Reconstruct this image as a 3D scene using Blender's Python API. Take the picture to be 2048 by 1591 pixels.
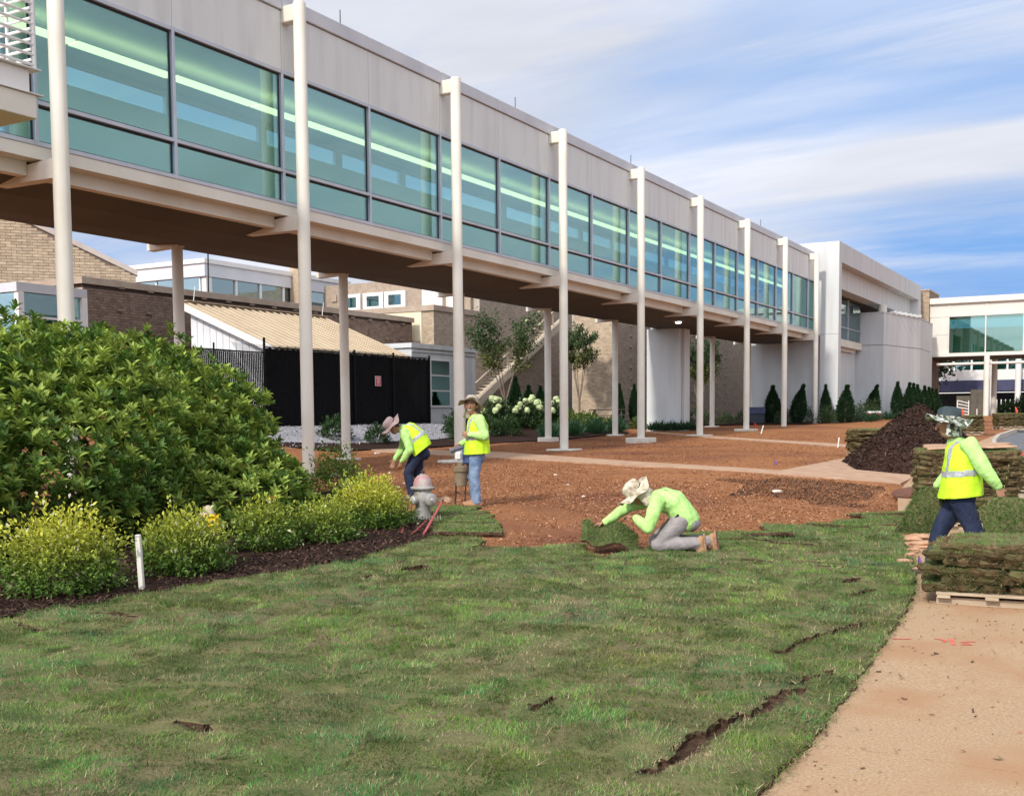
import bpy, bmesh, math, random
import numpy as np
from mathutils import Vector, Matrix, Euler
random.seed(7); RNG = np.random.default_rng(11)
for o in list(bpy.data.objects): bpy.data.objects.remove(o)
scene = bpy.context.scene
COL = scene.collection
R = math.radians

# ------------------------------------------------------------------ camera
CAMZ = 1.63
cam_d = bpy.data.cameras.new('camera'); cam = bpy.data.objects.new('camera', cam_d); COL.objects.link(cam)
YAW, PITCH, ROLL = .5187, -.0686, -.0076
cam.location = (0, 0, CAMZ)
_f = Vector((-math.sin(YAW), math.cos(YAW), 0)); _r = Vector((math.cos(YAW), math.sin(YAW), 0)); _u = Vector((0, 0, 1))
_f2 = _f * math.cos(PITCH) + _u * math.sin(PITCH); _u2 = -_f * math.sin(PITCH) + _u * math.cos(PITCH)
_r3 = _r * math.cos(ROLL) + _u2 * math.sin(ROLL); _u3 = -_r * math.sin(ROLL) + _u2 * math.cos(ROLL)
cam.rotation_euler = Matrix((_r3, _u3, -_f2)).transposed().to_euler()
cam_d.sensor_width = 36; cam_d.lens = 36 * 2202.75 / 2048
cam_d.shift_y = (979.8 - 795.5) / 2048
cam_d.clip_start = .1; cam_d.clip_end = 3000
scene.camera = cam

# ------------------------------------------------------------------ sun and sky
SUN_EL = 36.0
sx, sy = -.06, -.998
sun_d = bpy.data.lights.new('sun', 'SUN'); sun = bpy.data.objects.new('sun', sun_d); COL.objects.link(sun)
sun_d.energy = 1.45; sun_d.angle = R(4); sun_d.color = (1, .95, .87)
sdir = Vector((sx * math.cos(R(SUN_EL)), sy * math.cos(R(SUN_EL)), math.sin(R(SUN_EL))))
sun.rotation_euler = sdir.to_track_quat('Z', 'Y').to_euler(); sun.location = (0, 0, 40)

world = bpy.data.worlds.new('World'); scene.world = world; world.use_nodes = True
nt = world.node_tree; nt.nodes.clear()
def N(t, nt=nt, **kw):
    n = nt.nodes.new(t)
    for k, v in kw.items(): setattr(n, k, v)
    return n
def mathn(op, a, b=None, nt=nt, clamp=False):
    n = nt.nodes.new('ShaderNodeMath'); n.operation = op; n.use_clamp = clamp
    for i, v in enumerate((a, b)):
        if v is None: continue
        if isinstance(v, (int, float)): n.inputs[i].default_value = v
        else: nt.links.new(v, n.inputs[i])
    return n.outputs[0]
wo = N('ShaderNodeOutputWorld'); bg = N('ShaderNodeBackground'); nt.links.new(bg.outputs[0], wo.inputs[0])
sky = N('ShaderNodeTexSky', sky_type='NISHITA'); sky.sun_disc = False
sky.sun_elevation = R(SUN_EL); sky.sun_rotation = math.atan2(sx, sy); sky.air_density = 1.0; sky.dust_density = .7; sky.ozone_density = 1.6
tc = N('ShaderNodeTexCoord'); sep = N('ShaderNodeSeparateXYZ'); nt.links.new(tc.outputs['Generated'], sep.inputs[0])
den = mathn('ADD', mathn('MAXIMUM', sep.outputs[2], 0.0), .16)
comb = N('ShaderNodeCombineXYZ')
nt.links.new(mathn('DIVIDE', sep.outputs[0], den), comb.inputs[0]); nt.links.new(mathn('DIVIDE', sep.outputs[1], den), comb.inputs[1])
def cloud(rot, scl, loc, nscale, detail, rough, dist, lo, hi):
    mp = N('ShaderNodeMapping'); mp.inputs['Rotation'].default_value = (0, 0, R(rot)); mp.inputs['Scale'].default_value = (scl[0], scl[1], 1); mp.inputs['Location'].default_value = (loc[0], loc[1], 0)
    nt.links.new(comb.outputs[0], mp.inputs[0])
    nz = N('ShaderNodeTexNoise'); nz.inputs['Scale'].default_value = nscale; nz.inputs['Detail'].default_value = detail
    nz.inputs['Roughness'].default_value = rough; nz.inputs['Distortion'].default_value = dist
    nt.links.new(mp.outputs[0], nz.inputs['Vector'])
    mr = N('ShaderNodeMapRange', interpolation_type='SMOOTHSTEP'); mr.inputs['From Min'].default_value = lo; mr.inputs['From Max'].default_value = hi
    nt.links.new(nz.outputs[0], mr.inputs[0]); return mr.outputs[0]
big = cloud(-18, (.42, 1.0), (7.7, 1.4), .62, 6, .52, .25, .36, .56)
wisp = cloud(-24, (.35, 1.7), (3.1, 1.2), 1.5, 9, .6, .5, .42, .78)
cl = mathn('MINIMUM', mathn('ADD', mathn('MULTIPLY', big, .88), mathn('MULTIPLY', wisp, .6)), .95)
mul = N('ShaderNodeMixRGB', blend_type='MULTIPLY'); mul.inputs[0].default_value = 1; mul.inputs[2].default_value = (.098, .095, .090, 1)
nt.links.new(sky.outputs[0], mul.inputs[1])
shade = cloud(-18, (.5, 1.2), (2.2, .4), 1.3, 5, .5, .3, .3, .75)
# clouds grow brighter towards the sun
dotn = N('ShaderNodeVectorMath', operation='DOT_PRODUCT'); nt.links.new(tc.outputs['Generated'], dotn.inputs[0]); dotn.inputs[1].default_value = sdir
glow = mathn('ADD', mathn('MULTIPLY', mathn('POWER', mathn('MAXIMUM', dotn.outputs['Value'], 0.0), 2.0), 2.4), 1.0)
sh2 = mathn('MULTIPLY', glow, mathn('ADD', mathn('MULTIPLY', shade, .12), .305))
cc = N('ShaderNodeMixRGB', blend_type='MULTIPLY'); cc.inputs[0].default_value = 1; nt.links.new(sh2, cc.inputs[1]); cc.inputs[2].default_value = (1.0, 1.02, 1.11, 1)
dk_ = N('ShaderNodeMixRGB', blend_type='DARKEN'); dk_.inputs[0].default_value = 1; nt.links.new(mul.outputs[0], dk_.inputs[1]); dk_.inputs[2].default_value = (.100, .20, .385, 1); mul = dk_
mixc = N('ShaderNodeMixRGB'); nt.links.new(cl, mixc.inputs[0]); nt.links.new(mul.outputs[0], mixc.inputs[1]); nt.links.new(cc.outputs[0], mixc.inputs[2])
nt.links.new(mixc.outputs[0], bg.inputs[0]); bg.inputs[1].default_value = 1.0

vs = scene.view_settings
vs.view_transform = 'Standard'; vs.look = 'None'; vs.exposure = 1.2; vs.gamma = 1.0; vs.use_curve_mapping = False
scene.render.engine = 'CYCLES'
scene.cycles.max_bounces = 5; scene.cycles.transparent_max_bounces = 12; scene.cycles.diffuse_bounces = 3

# ------------------------------------------------------------------ materials
def new_mat(name):
    m = bpy.data.materials.new(name); m.use_nodes = True
    t = m.node_tree; b = t.nodes['Principled BSDF']; return m, t, b
MATS = {}
def pm(name, c1, c2=None, scale=4, rough=.75, bump=0, bscale=None, metal=0, detail=6, stretch=(1, 1, 1), island=0, objrand=0, spec=.3, c3=None, big=.4, trans=0, world=True, contrast=(.35, .65)):
    """procedural material: two-tone noise, optional third tone in large patches, per-island or per-object tint, bump"""
    if name in MATS: return MATS[name]
    m, t, b = new_mat(name); L = t.links.new
    c2 = c2 or c1
    tc = t.nodes.new('ShaderNodeTexCoord'); mp = t.nodes.new('ShaderNodeMapping'); mp.inputs['Scale'].default_value = stretch
    if world:
        g = t.nodes.new('ShaderNodeNewGeometry'); L(g.outputs['Position'], mp.inputs[0])
    else: L(tc.outputs['Object'], mp.inputs[0])
    nz = t.nodes.new('ShaderNodeTexNoise'); nz.inputs['Scale'].default_value = scale; nz.inputs['Detail'].default_value = detail; L(mp.outputs[0], nz.inputs['Vector'])
    mr = t.nodes.new('ShaderNodeMapRange'); mr.inputs['From Min'].default_value = contrast[0]; mr.inputs['From Max'].default_value = contrast[1]; L(nz.outputs[0], mr.inputs[0])
    mx = t.nodes.new('ShaderNodeMixRGB'); mx.inputs[1].default_value = (*c1, 1); mx.inputs[2].default_value = (*c2, 1); L(mr.outputs[0], mx.inputs[0])
    out = mx.outputs[0]
    if c3:
        n2 = t.nodes.new('ShaderNodeTexNoise'); n2.inputs['Scale'].default_value = big; n2.inputs['Detail'].default_value = 5; L(mp.outputs[0], n2.inputs['Vector'])
        r2 = t.nodes.new('ShaderNodeMapRange'); r2.inputs['From Min'].default_value = .48; r2.inputs['From Max'].default_value = .66; L(n2.outputs[0], r2.inputs[0])
        m2 = t.nodes.new('ShaderNodeMixRGB'); L(r2.outputs[0], m2.inputs[0]); L(out, m2.inputs[1]); m2.inputs[2].default_value = (*c3, 1); out = m2.outputs[0]
    if island or objrand:
        s = None
        if island:
            g2 = t.nodes.new('ShaderNodeNewGeometry'); s = g2.outputs['Random Per Island']; amt = island
        if objrand:
            oi = t.nodes.new('ShaderNodeObjectInfo'); amt = max(island, objrand)
            if s is None: s = oi.outputs['Random']
            else:
                ad = t.nodes.new('ShaderNodeMath'); ad.operation = 'ADD'; L(s, ad.inputs[0]); L(oi.outputs['Random'], ad.inputs[1])
                fr = t.nodes.new('ShaderNodeMath'); fr.operation = 'FRACT'; L(ad.outputs[0], fr.inputs[0]); s = fr.outputs[0]
        hv = t.nodes.new('ShaderNodeHueSaturation'); m3 = t.nodes.new('ShaderNodeMapRange'); m3.inputs['To Min'].default_value = 1 - amt; m3.inputs['To Max'].default_value = 1 + amt
        L(s, m3.inputs[0]); L(m3.outputs[0], hv.inputs['Value']); L(out, hv.inputs['Color']); out = hv.outputs[0]
    L(out, b.inputs['Base Color']); b.inputs['Roughness'].default_value = rough; b.inputs['Metallic'].default_value = metal
    b.inputs['Specular IOR Level'].default_value = spec
    if bump:
        bp = t.nodes.new('ShaderNodeBump'); bp.inputs['Strength'].default_value = bump; bp.inputs['Distance'].default_value = .02
        n3 = t.nodes.new('ShaderNodeTexNoise'); n3.inputs['Scale'].default_value = bscale or scale * 3; n3.inputs['Detail'].default_value = 5; L(mp.outputs[0], n3.inputs['Vector'])
        L(n3.outputs[0], bp.inputs['Height']); L(bp.outputs[0], b.inputs['Normal'])
    if trans:
        tr = t.nodes.new('ShaderNodeBsdfTranslucent'); L(out, tr.inputs[0]); ms = t.nodes.new('ShaderNodeMixShader'); ms.inputs[0].default_value = trans
        o = t.nodes['Material Output']; L(b.outputs[0], ms.inputs[1]); L(tr.outputs[0], ms.inputs[2]); L(ms.outputs[0], o.inputs[0])
    MATS[name] = m; return m
def attr_mat(name, rough=.7, trans=.25, spec=.2, attr='tint'):
    m, t, b = new_mat(name); L = t.links.new
    a = t.nodes.new('ShaderNodeAttribute'); a.attribute_name = attr; L(a.outputs['Color'], b.inputs['Base Color'])
    b.inputs['Roughness'].default_value = rough; b.inputs['Specular IOR Level'].default_value = spec
    if trans:
        tr = t.nodes.new('ShaderNodeBsdfTranslucent'); L(a.outputs['Color'], tr.inputs[0]); ms = t.nodes.new('ShaderNodeMixShader'); ms.inputs[0].default_value = trans
        L(b.outputs[0], ms.inputs[1]); L(tr.outputs[0], ms.inputs[2]); L(ms.outputs[0], t.nodes['Material Output'].inputs[0])
    MATS[name] = m; return m
def glass_mat(name, tint, refl=(.75, .92, .95), f0=.22, power=.35, rough=.015):
    m, t, b = new_mat(name); L = t.links.new; t.nodes.remove(b)
    tr = t.nodes.new('ShaderNodeBsdfTransparent'); tr.inputs[0].default_value = (*tint, 1)
    gl = t.nodes.new('ShaderNodeBsdfGlossy'); gl.inputs[0].default_value = (*refl, 1); gl.inputs['Roughness'].default_value = rough
    lw = t.nodes.new('ShaderNodeLayerWeight'); lw.inputs[0].default_value = power
    mr = t.nodes.new('ShaderNodeMapRange'); mr.inputs['To Min'].default_value = f0; mr.inputs['To Max'].default_value = .62; L(lw.outputs['Facing'], mr.inputs[0])
    ms = t.nodes.new('ShaderNodeMixShader'); L(mr.outputs[0], ms.inputs[0]); L(tr.outputs[0], ms.inputs[1]); L(gl.outputs[0], ms.inputs[2])
    L(ms.outputs[0], t.nodes['Material Output'].inputs[0]); MATS[name] = m; return m
def emit_mat(name, col, s):
    m, t, b = new_mat(name); b.inputs['Emission Color'].default_value = (*col, 1); b.inputs['Emission Strength'].default_value = s; b.inputs['Base Color'].default_value = (*col, 1); MATS[name] = m; return m

# ------------------------------------------------------------------ object helpers
def tag(o, label=None, cat=None, group=None, kind=None):
    if label: o['label'] = label
    if cat: o['category'] = cat
    if group: o['group'] = group
    if kind: o['kind'] = kind
    return o
def empty(name, loc, label=None, cat=None, group=None, rz=0):
    o = bpy.data.objects.new(name, None); COL.objects.link(o); o.location = loc; o.rotation_euler = (0, 0, rz); o.empty_display_size = .2
    return tag(o, label, cat, group)
def link_mesh(name, me, m, parent=None):
    o = bpy.data.objects.new(name, me); COL.objects.link(o)
    if m is not None:
        for q in (m if isinstance(m, (list, tuple)) else [m]): me.materials.append(q)
    if parent is not None: o.parent = parent
    return o
def wloc(p):
    v = Vector((0, 0, 0))
    while p is not None: v = v + p.location; p = p.parent
    return v
class MB:
    def __init__(s): s.v = []; s.f = []; s.mi = []
    def add(s, v, f, mi=0):
        n = len(s.v); s.v += [tuple(q) for q in v]; s.f += [tuple(i + n for i in q) for q in f]; s.mi += [mi] * len(f); return s
    def box(s, a, b, mi=0):
        x0, y0, z0 = a; x1, y1, z1 = b
        return s.add([(x0, y0, z0), (x1, y0, z0), (x1, y1, z0), (x0, y1, z0), (x0, y0, z1), (x1, y0, z1), (x1, y1, z1), (x0, y1, z1)],
                     [(0, 3, 2, 1), (4, 5, 6, 7), (0, 1, 5, 4), (1, 2, 6, 5), (2, 3, 7, 6), (3, 0, 4, 7)], mi)
    def bbox(s, a, b, bv=.01, mi=0):
        """box with chamfered edges"""
        bm = bmesh.new(); bmesh.ops.create_cube(bm, size=1)
        for v in bm.verts: v.co = Vector([(a[i] + b[i]) / 2 + v.co[i] * (b[i] - a[i]) for i in range(3)])
        bmesh.ops.bevel(bm, geom=bm.edges[:], offset=bv, segments=1, affect='EDGES')
        bm.verts.index_update(); s.add([v.co[:] for v in bm.verts], [[v.index for v in f.verts] for f in bm.faces], mi); bm.free(); return s
    def prism(s, poly, z0, z1, mi=0):
        n = len(poly); v = [(x, y, z0) for x, y in poly] + [(x, y, z1) for x, y in poly]
        f = [tuple(range(n - 1, -1, -1)), tuple(range(n, 2 * n))] + [(i, (i + 1) % n, (i + 1) % n + n, i + n) for i in range(n)]
        return s.add(v, f, mi)
    def extr(s, prof, y0, y1, axis='y', mi=0):
        """profile of (x,z) swept along y, or (y,z) along x"""
        n = len(prof)
        if axis == 'y': v = [(a, y0, b) for a, b in prof] + [(a, y1, b) for a, b in prof]
        else: v = [(y0, a, b) for a, b in prof] + [(y1, a, b) for a, b in prof]
        f = [tuple(range(n)), tuple(range(2 * n - 1, n - 1, -1))] + [(i + n, (i + 1) % n + n, (i + 1) % n, i) for i in range(n)]
        return s.add(v, f, mi)
    def tube(s, pts, rad, n=10, ref=None, cap=True, mi=0):
        """swept tube; rad is a number, or one number / (rx, ry) pair per point"""
        pts = [Vector(p) for p in pts]; k = len(pts)
        if not isinstance(rad, (list, tuple)): rad = [rad] * k
        base = len(s.v); vs = []
        pre = None
        for i, p in enumerate(pts):
            t = (pts[min(i + 1, k - 1)] - pts[max(i - 1, 0)]).normalized()
            if ref is not None: a = Vector(ref)
            elif pre is not None: a = pre
            else: a = Vector((1, 0, 0)) if abs(t.x) < .8 else Vector((0, 1, 0))
            a = (a - t * a.dot(t)).normalized(); b = t.cross(a); pre = a
            r = rad[i]; rx, ry = r if isinstance(r, (list, tuple)) else (r, r)
            for j in range(n):
                w = 2 * math.pi * j / n; vs.append(p + a * (rx * math.cos(w)) + b * (ry * math.sin(w)))
        f = [(i * n + j, i * n + (j + 1) % n, (i + 1) * n + (j + 1) % n, (i + 1) * n + j) for i in range(k - 1) for j in range(n)]
        if cap: f += [tuple(range(n - 1, -1, -1)), tuple(range((k - 1) * n, k * n))]
        return s.add(vs, f, mi)
    def lathe(s, prof, c=(0, 0, 0), n=20, mi=0, axis='z'):
        vs = []
        for r, z in prof:
            for j in range(n):
                w = 2 * math.pi * j / n; x, y = r * math.cos(w), r * math.sin(w)
                q = (x, y, z) if axis == 'z' else ((z, x, y) if axis == 'x' else (y, z, x))
                vs.append((q[0] + c[0], q[1] + c[1], q[2] + c[2]))
        k = len(prof); f = [(i * n + j, i * n + (j + 1) % n, (i + 1) * n + (j + 1) % n, (i + 1) * n + j) for i in range(k - 1) for j in range(n)]
        f += [tuple(range(n - 1, -1, -1)), tuple(range((k - 1) * n, k * n))]
        return s.add(vs, f, mi)
    def mesh(s, name, off=(0, 0, 0), smooth=False):
        me = bpy.data.meshes.new(name); me.from_pydata([(v[0] - off[0], v[1] - off[1], v[2] - off[2]) for v in s.v], [], s.f)
        if any(s.mi): me.polygons.foreach_set('material_index', s.mi)
        if smooth: me.polygons.foreach_set('use_smooth', [True] * len(me.polygons))
        me.update(); return me
    def build(s, name, m, parent=None, smooth=False, local=False, auto=False):
        off = wloc(parent) if (parent is not None and not local) else (0, 0, 0)
        me = s.mesh(name, off, smooth)
        if auto:
            me.polygons.foreach_set('use_smooth', [True] * len(me.polygons)); me.set_sharp_from_angle(angle=R(38))
        return link_mesh(name, me, m, parent)
def thing1(name, mb, m, label, cat, group=None, loc=None, smooth=False, kind=None, auto=False):
    """a thing that is one mesh, origin at loc"""
    off = loc or (0, 0, 0); me = mb.mesh(name, off, smooth); o = link_mesh(name, me, m); o.location = off
    if auto:
        me.polygons.foreach_set('use_smooth', [True] * len(me.polygons)); me.set_sharp_from_angle(angle=R(38))
    return tag(o, label, cat, group, kind)
def copy_tree(o, parent=None):
    c = o.copy(); COL.objects.link(c); c.parent = parent
    for ch in list(o.children): copy_tree(ch, c)
    return c
def np_mesh(name, V, F, tint=None, smooth=False):
    """triangle or quad soup straight from arrays; tint is one colour per vertex"""
    me = bpy.data.meshes.new(name); V = np.ascontiguousarray(V, np.float32); F = np.ascontiguousarray(F, np.int32); k = F.shape[1]
    me.vertices.add(len(V)); me.vertices.foreach_set('co', V.ravel())
    me.loops.add(F.size); me.loops.foreach_set('vertex_index', F.ravel())
    me.polygons.add(len(F)); me.polygons.foreach_set('loop_start', np.arange(len(F), dtype=np.int32) * k)
    if smooth: me.polygons.foreach_set('use_smooth', np.ones(len(F), bool))
    if tint is not None:
        a = me.attributes.new('tint', 'FLOAT_COLOR', 'POINT'); t4 = np.ones((len(V), 4), np.float32); t4[:, :3] = tint; a.data.foreach_set('color', t4.ravel())
    me.update(calc_edges=True); me.validate(); return me
def sm(t): t = np.clip(t, 0, 1); return t * t * (3 - 2 * t)
def gz(x, y):
    """height of the ground"""
    b = .01697 * np.clip(y, -5, 75); k = .75 * sm((x + 8.5) / 6.5) * np.clip((38 - y) / 16, 0, 1); b = b * (1 - k)
    return b + sm((-20.5 - x) / 5.) * np.maximum(1.2 - b, 0)
def g3(x, y, h=0): return (x, y, float(gz(x, y)) + h)
def vnoise(x, y, s=1.0, seed=0):
    """cheap smooth value noise on arrays, about -1..1"""
    x = np.asarray(x) / s + seed * 17.3; y = np.asarray(y) / s - seed * 9.1
    xi, yi = np.floor(x), np.floor(y); fx, fy = sm(x - xi), sm(y - yi)
    def h(a, b): q = np.sin(a * 127.1 + b * 311.7 + seed * 3.7) * 43758.5453; return (q - np.floor(q)) * 2 - 1
    return (h(xi, yi) * (1 - fx) + h(xi + 1, yi) * fx) * (1 - fy) + (h(xi, yi + 1) * (1 - fx) + h(xi + 1, yi + 1) * fx) * fy
def inpoly(x, y, poly):
    x = np.asarray(x); y = np.asarray(y); c = np.zeros(x.shape, bool); n = len(poly)
    for i in range(n):
        x0, y0 = poly[i]; x1, y1 = poly[(i + 1) % n]
        if y0 == y1: continue
        c ^= ((y0 > y) != (y1 > y)) & (x < (x1 - x0) * (y - y0) / (y1 - y0) + x0)
    return c
def pdist(x, y, line):
    """distance of points to a polyline"""
    x = np.asarray(x); y = np.asarray(y); d = np.full(x.shape, 1e9)
    for (x0, y0), (x1, y1) in zip(line[:-1], line[1:]):
        L2 = (x1 - x0) ** 2 + (y1 - y0) ** 2 + 1e-9; t = np.clip(((x - x0) * (x1 - x0) + (y - y0) * (y1 - y0)) / L2, 0, 1)
        d = np.minimum(d, np.hypot(x - x0 - t * (x1 - x0), y - y0 - t * (y1 - y0)))
    return d

# ------------------------------------------------------------------ ground
soil_m = pm('red_soil', (.28, .118, .050), (.38, .172, .074), 9, .95, .9, 42, detail=10, c3=(.19, .078, .042), big=.22, spec=.1)
mulch_m = pm('dark_mulch', (.022, .012, .009), (.062, .034, .025), 22, .95, 1, 60, detail=8, spec=.1)
def axis(dense0, dense1, step, far):
    a = list(np.arange(dense0, dense1, step)); lo = []; hi = []; d = step * 1.5; p = dense0; q = a[-1]
    while p > -far: p -= d; lo.append(p); d *= 1.35
    d = step * 1.5
    while q < far: q += d; hi.append(q); d *= 1.35
    return np.array(lo[::-1] + a + hi)
SIDE = [(-1.37, 2.0), (-1.37, 4.45), (-1.35, 4.91), (-1.39, 5.61), (-1.44, 6.52), (-1.5, 7.47), (-1.58, 8.59), (-1.65, 9.52), (-1.79, 10.48), (-2.03, 11.81), (-2.27, 13.03), (-2.48, 13.98), (-2.91, 15.99), (-3.11, 17.03), (-3.85, 21.03), (-4.14, 23.91)]
SIDER = [(-4.6, 44), (-4.25, 39.2), (-3.35, 31.5), (-2.6, 25), (-1.95, 20.5), (-1.0, 14), (.2, 8), (1.2, 2.0)]
ROAD_EDGE = [(a, b) for a, b in SIDER]
BED = [(-7.47, 5.25), (-7.48, 5.52), (-7.36, 5.74), (-7.28, 6.01), (-7.31, 6.24), (-7.26, 6.51), (-7.18, 7.19), (-6.98, 7.82), (-6.87, 8.74), (-7.02, 9.63), (-7.13, 10.47), (-7.29, 11.13), (-7.75, 12.0), (-8.28, 12.7), (-8.7, 12.95), (-9.1, 12.7)]
LAWN = [(-8.2, 2), (-7.9, 3.5)] + BED[:12] + [(-6.95, 11.1), (-6.52, 10.75), (-6.27, 10.1), (-6.11, 10.42), (-5.88, 10.36), (-5.74, 10.67), (-5.45, 11.2), (-5.15, 10.55), (-4.85, 10.45), (-4.7, 11.1), (-4.79, 12.3), (-4.36, 12.35), (-4.2, 12.9), (-3.85, 13.4), (-3.72, 14.1), (-3.3, 14.5), (-2.98, 15.0), (-2.8, 15.6), (-2.72, 14.7), (-2.46, 13.92), (-2.25, 13.0), (-2.0, 11.8), (-1.76, 10.5), (-1.62, 9.5), (-1.55, 8.6), (-1.47, 7.45), (-1.41, 6.5), (-1.36, 5.6), (-1.32, 4.91), (-1.34, 4.45), (-1.34, 2)]
def ground_z(x, y):
    z = gz(x, y) + .012 * vnoise(x, y, .5, 1) + .018 * vnoise(x, y, 1.7, 2)
    d = pdist(x, y, ROAD_EDGE); right = x > np.interp(y, [p[1] for p in SIDER[::-1]], [p[0] for p in SIDER[::-1]])
    z = np.where(right & (y > 1) & (y < 60), z - .22, z)                       # the bed of the road lies lower
    z = np.where(inpoly(x, y, SIDE + SIDER), z - .06, z); z = np.where(inpoly(x, y, LAWN), z - .035, z)
    return z
gx, gy = axis(-26, 3, .2, 1500), axis(0, 72, .22, 1500)
GX, GY = np.meshgrid(gx, gy); GZ = ground_z(GX, GY)
V = np.stack([GX.ravel(), GY.ravel(), GZ.ravel()], 1); nx, ny = len(gx), len(gy)
I = (np.arange(ny - 1)[:, None] * nx + np.arange(nx - 1)[None]).ravel()
F = np.stack([I, I + 1, I + nx + 1, I + nx], 1)
tag(link_mesh('ground', np_mesh('ground', V, F, smooth=True), soil_m), kind='structure')

def sheet(name, poly, m, h, res=.25, kind='structure', thick=0, edge_noise=0, jitter=None):
    """a ground-following sheet cut from a grid, clean outline from the polygon itself"""
    bm = bmesh.new(); P = [(float(a), float(b)) for a, b in poly]
    vs = [bm.verts.new((a, b, 0)) for a, b in P]; f = bm.faces.new(vs)
    xs = [p[0] for p in P]; ys = [p[1] for p in P]
    for k in np.arange(min(xs) + res, max(xs), res): bmesh.ops.bisect_plane(bm, geom=bm.verts[:] + bm.edges[:] + bm.faces[:], plane_co=(k, 0, 0), plane_no=(1, 0, 0))
    for k in np.arange(min(ys) + res, max(ys), res): bmesh.ops.bisect_plane(bm, geom=bm.verts[:] + bm.edges[:] + bm.faces[:], plane_co=(0, k, 0), plane_no=(0, 1, 0))
    if thick:
        ed = [e for e in bm.edges if e.is_boundary]; r = bmesh.ops.extrude_edge_only(bm, edges=ed); low = {g for g in r['geom'] if isinstance(g, bmesh.types.BMVert)}
    else: low = set()
    for v in bm.verts: v.co.z = float(gz(v.co.x, v.co.y)) + h - (thick if v in low else 0) + (jitter(v.co.x, v.co.y) if jitter and v not in low else 0)
    bmesh.ops.recalc_face_normals(bm, faces=bm.faces[:])
    if sum(q.normal.z for q in bm.faces) < 0: bmesh.ops.reverse_faces(bm, faces=bm.faces[:])
    me = bpy.data.meshes.new(name); bm.to_mesh(me); bm.free()
    return tag(link_mesh(name, me, m), kind=kind)
conc_m = pm('dusty_concrete', (.34, .22, .128), (.51, .35, .21), 70, .92, .35, 160, detail=4, c3=(.40, .235, .13), big=1.3, spec=.12, contrast=(.3, .7))
conc2_m = pm('path_concrete', (.40, .25, .16), (.49, .325, .215), 3, .9, .3, 60, detail=10, spec=.15)
# the pavement in slabs, divided by open joints
pave = SIDE + SIDER
cuts = [(.2, 5.24, -.02), (.2, 7.22, -.05), (.2, 9.3, -.08), (.2, 11.9, -.1), (.2, 14.6, -.12), (.2, 17.6, -.15), (.2, 20.9, .10), (.2, 23.2, 0)]
bm0 = bmesh.new(); bm0.faces.new([bm0.verts.new((a, b, 0)) for a, b in pave])
def pave_piece(lo, hi):
    b = bm0.copy()
    def cut(c, no):
        bmesh.ops.bisect_plane(b, geom=b.verts[:] + b.edges[:] + b.faces[:], plane_co=c, plane_no=no, clear_outer=True)
    if hi: cut((-1.4, hi[1] - .006, 0), (-hi[2], 1, 0))
    if lo: cut((-1.4, lo[1] + .006, 0), (lo[2], -1, 0))
    bm = b
    for k in np.arange(-5, 2, .3): bmesh.ops.bisect_plane(bm, geom=bm.verts[:] + bm.edges[:] + bm.faces[:], plane_co=(k, 0, 0), plane_no=(1, 0, 0))
    for k in np.arange(1, 45, .4): bmesh.ops.bisect_plane(bm, geom=bm.verts[:] + bm.edges[:] + bm.faces[:], plane_co=(0, k, 0), plane_no=(0, 1, 0))
    ed = [e for e in bm.edges if e.is_boundary]; r = bmesh.ops.extrude_edge_only(bm, edges=ed); low = {g for g in r['geom'] if isinstance(g, bmesh.types.BMVert)}
    for v in bm.verts: v.co.z = float(gz(v.co.x, v.co.y)) + .02 - (.1 if v in low else 0)
    bmesh.ops.recalc_face_normals(bm, faces=bm.faces[:])
    if max(bm.faces, key=lambda q: abs(q.normal.z)).normal.z < 0: bmesh.ops.reverse_faces(bm, faces=bm.faces[:])
    me = bpy.data.meshes.new('slab'); bm.to_mesh(me); bm.free(); return me
pav = tag(empty('pavement', (-1, 3, 0)), kind='structure')
ed = [None] + cuts + [None]
for lo, hi in zip(ed[:-1], ed[1:]):
    me = pave_piece(lo, hi)
    for v in me.vertices: v.co -= Vector((-1, 3, 0))
    link_mesh('slab', me, conc_m, pav)
bm0.free()
sheet('crossing_path', [(-23.2, 29.9), (-16.72, 28.58), (-10.66, 25.0), (-8.19, 23.8), (-6.75, 23.55), (-6.5, 29.1), (-5.2, 33), (-3.6, 31), (-4.15, 24.0), (-4.12, 22.75), (-5.7, 22.75), (-7.84, 22.75), (-10.05, 23.55), (-13.5, 25.15), (-22.6, 28.7)], conc2_m, .03, .8, thick=.1)
sheet('narrow_path', [(-20.3, 47.4), (-15.61, 42.3), (-7.87, 35.0), (-5.6, 33.1), (-5.9, 31.4), (-7.3, 33.2), (-14.62, 40.3), (-19.3, 46.0)], conc2_m, .03, .8, thick=.1)
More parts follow.
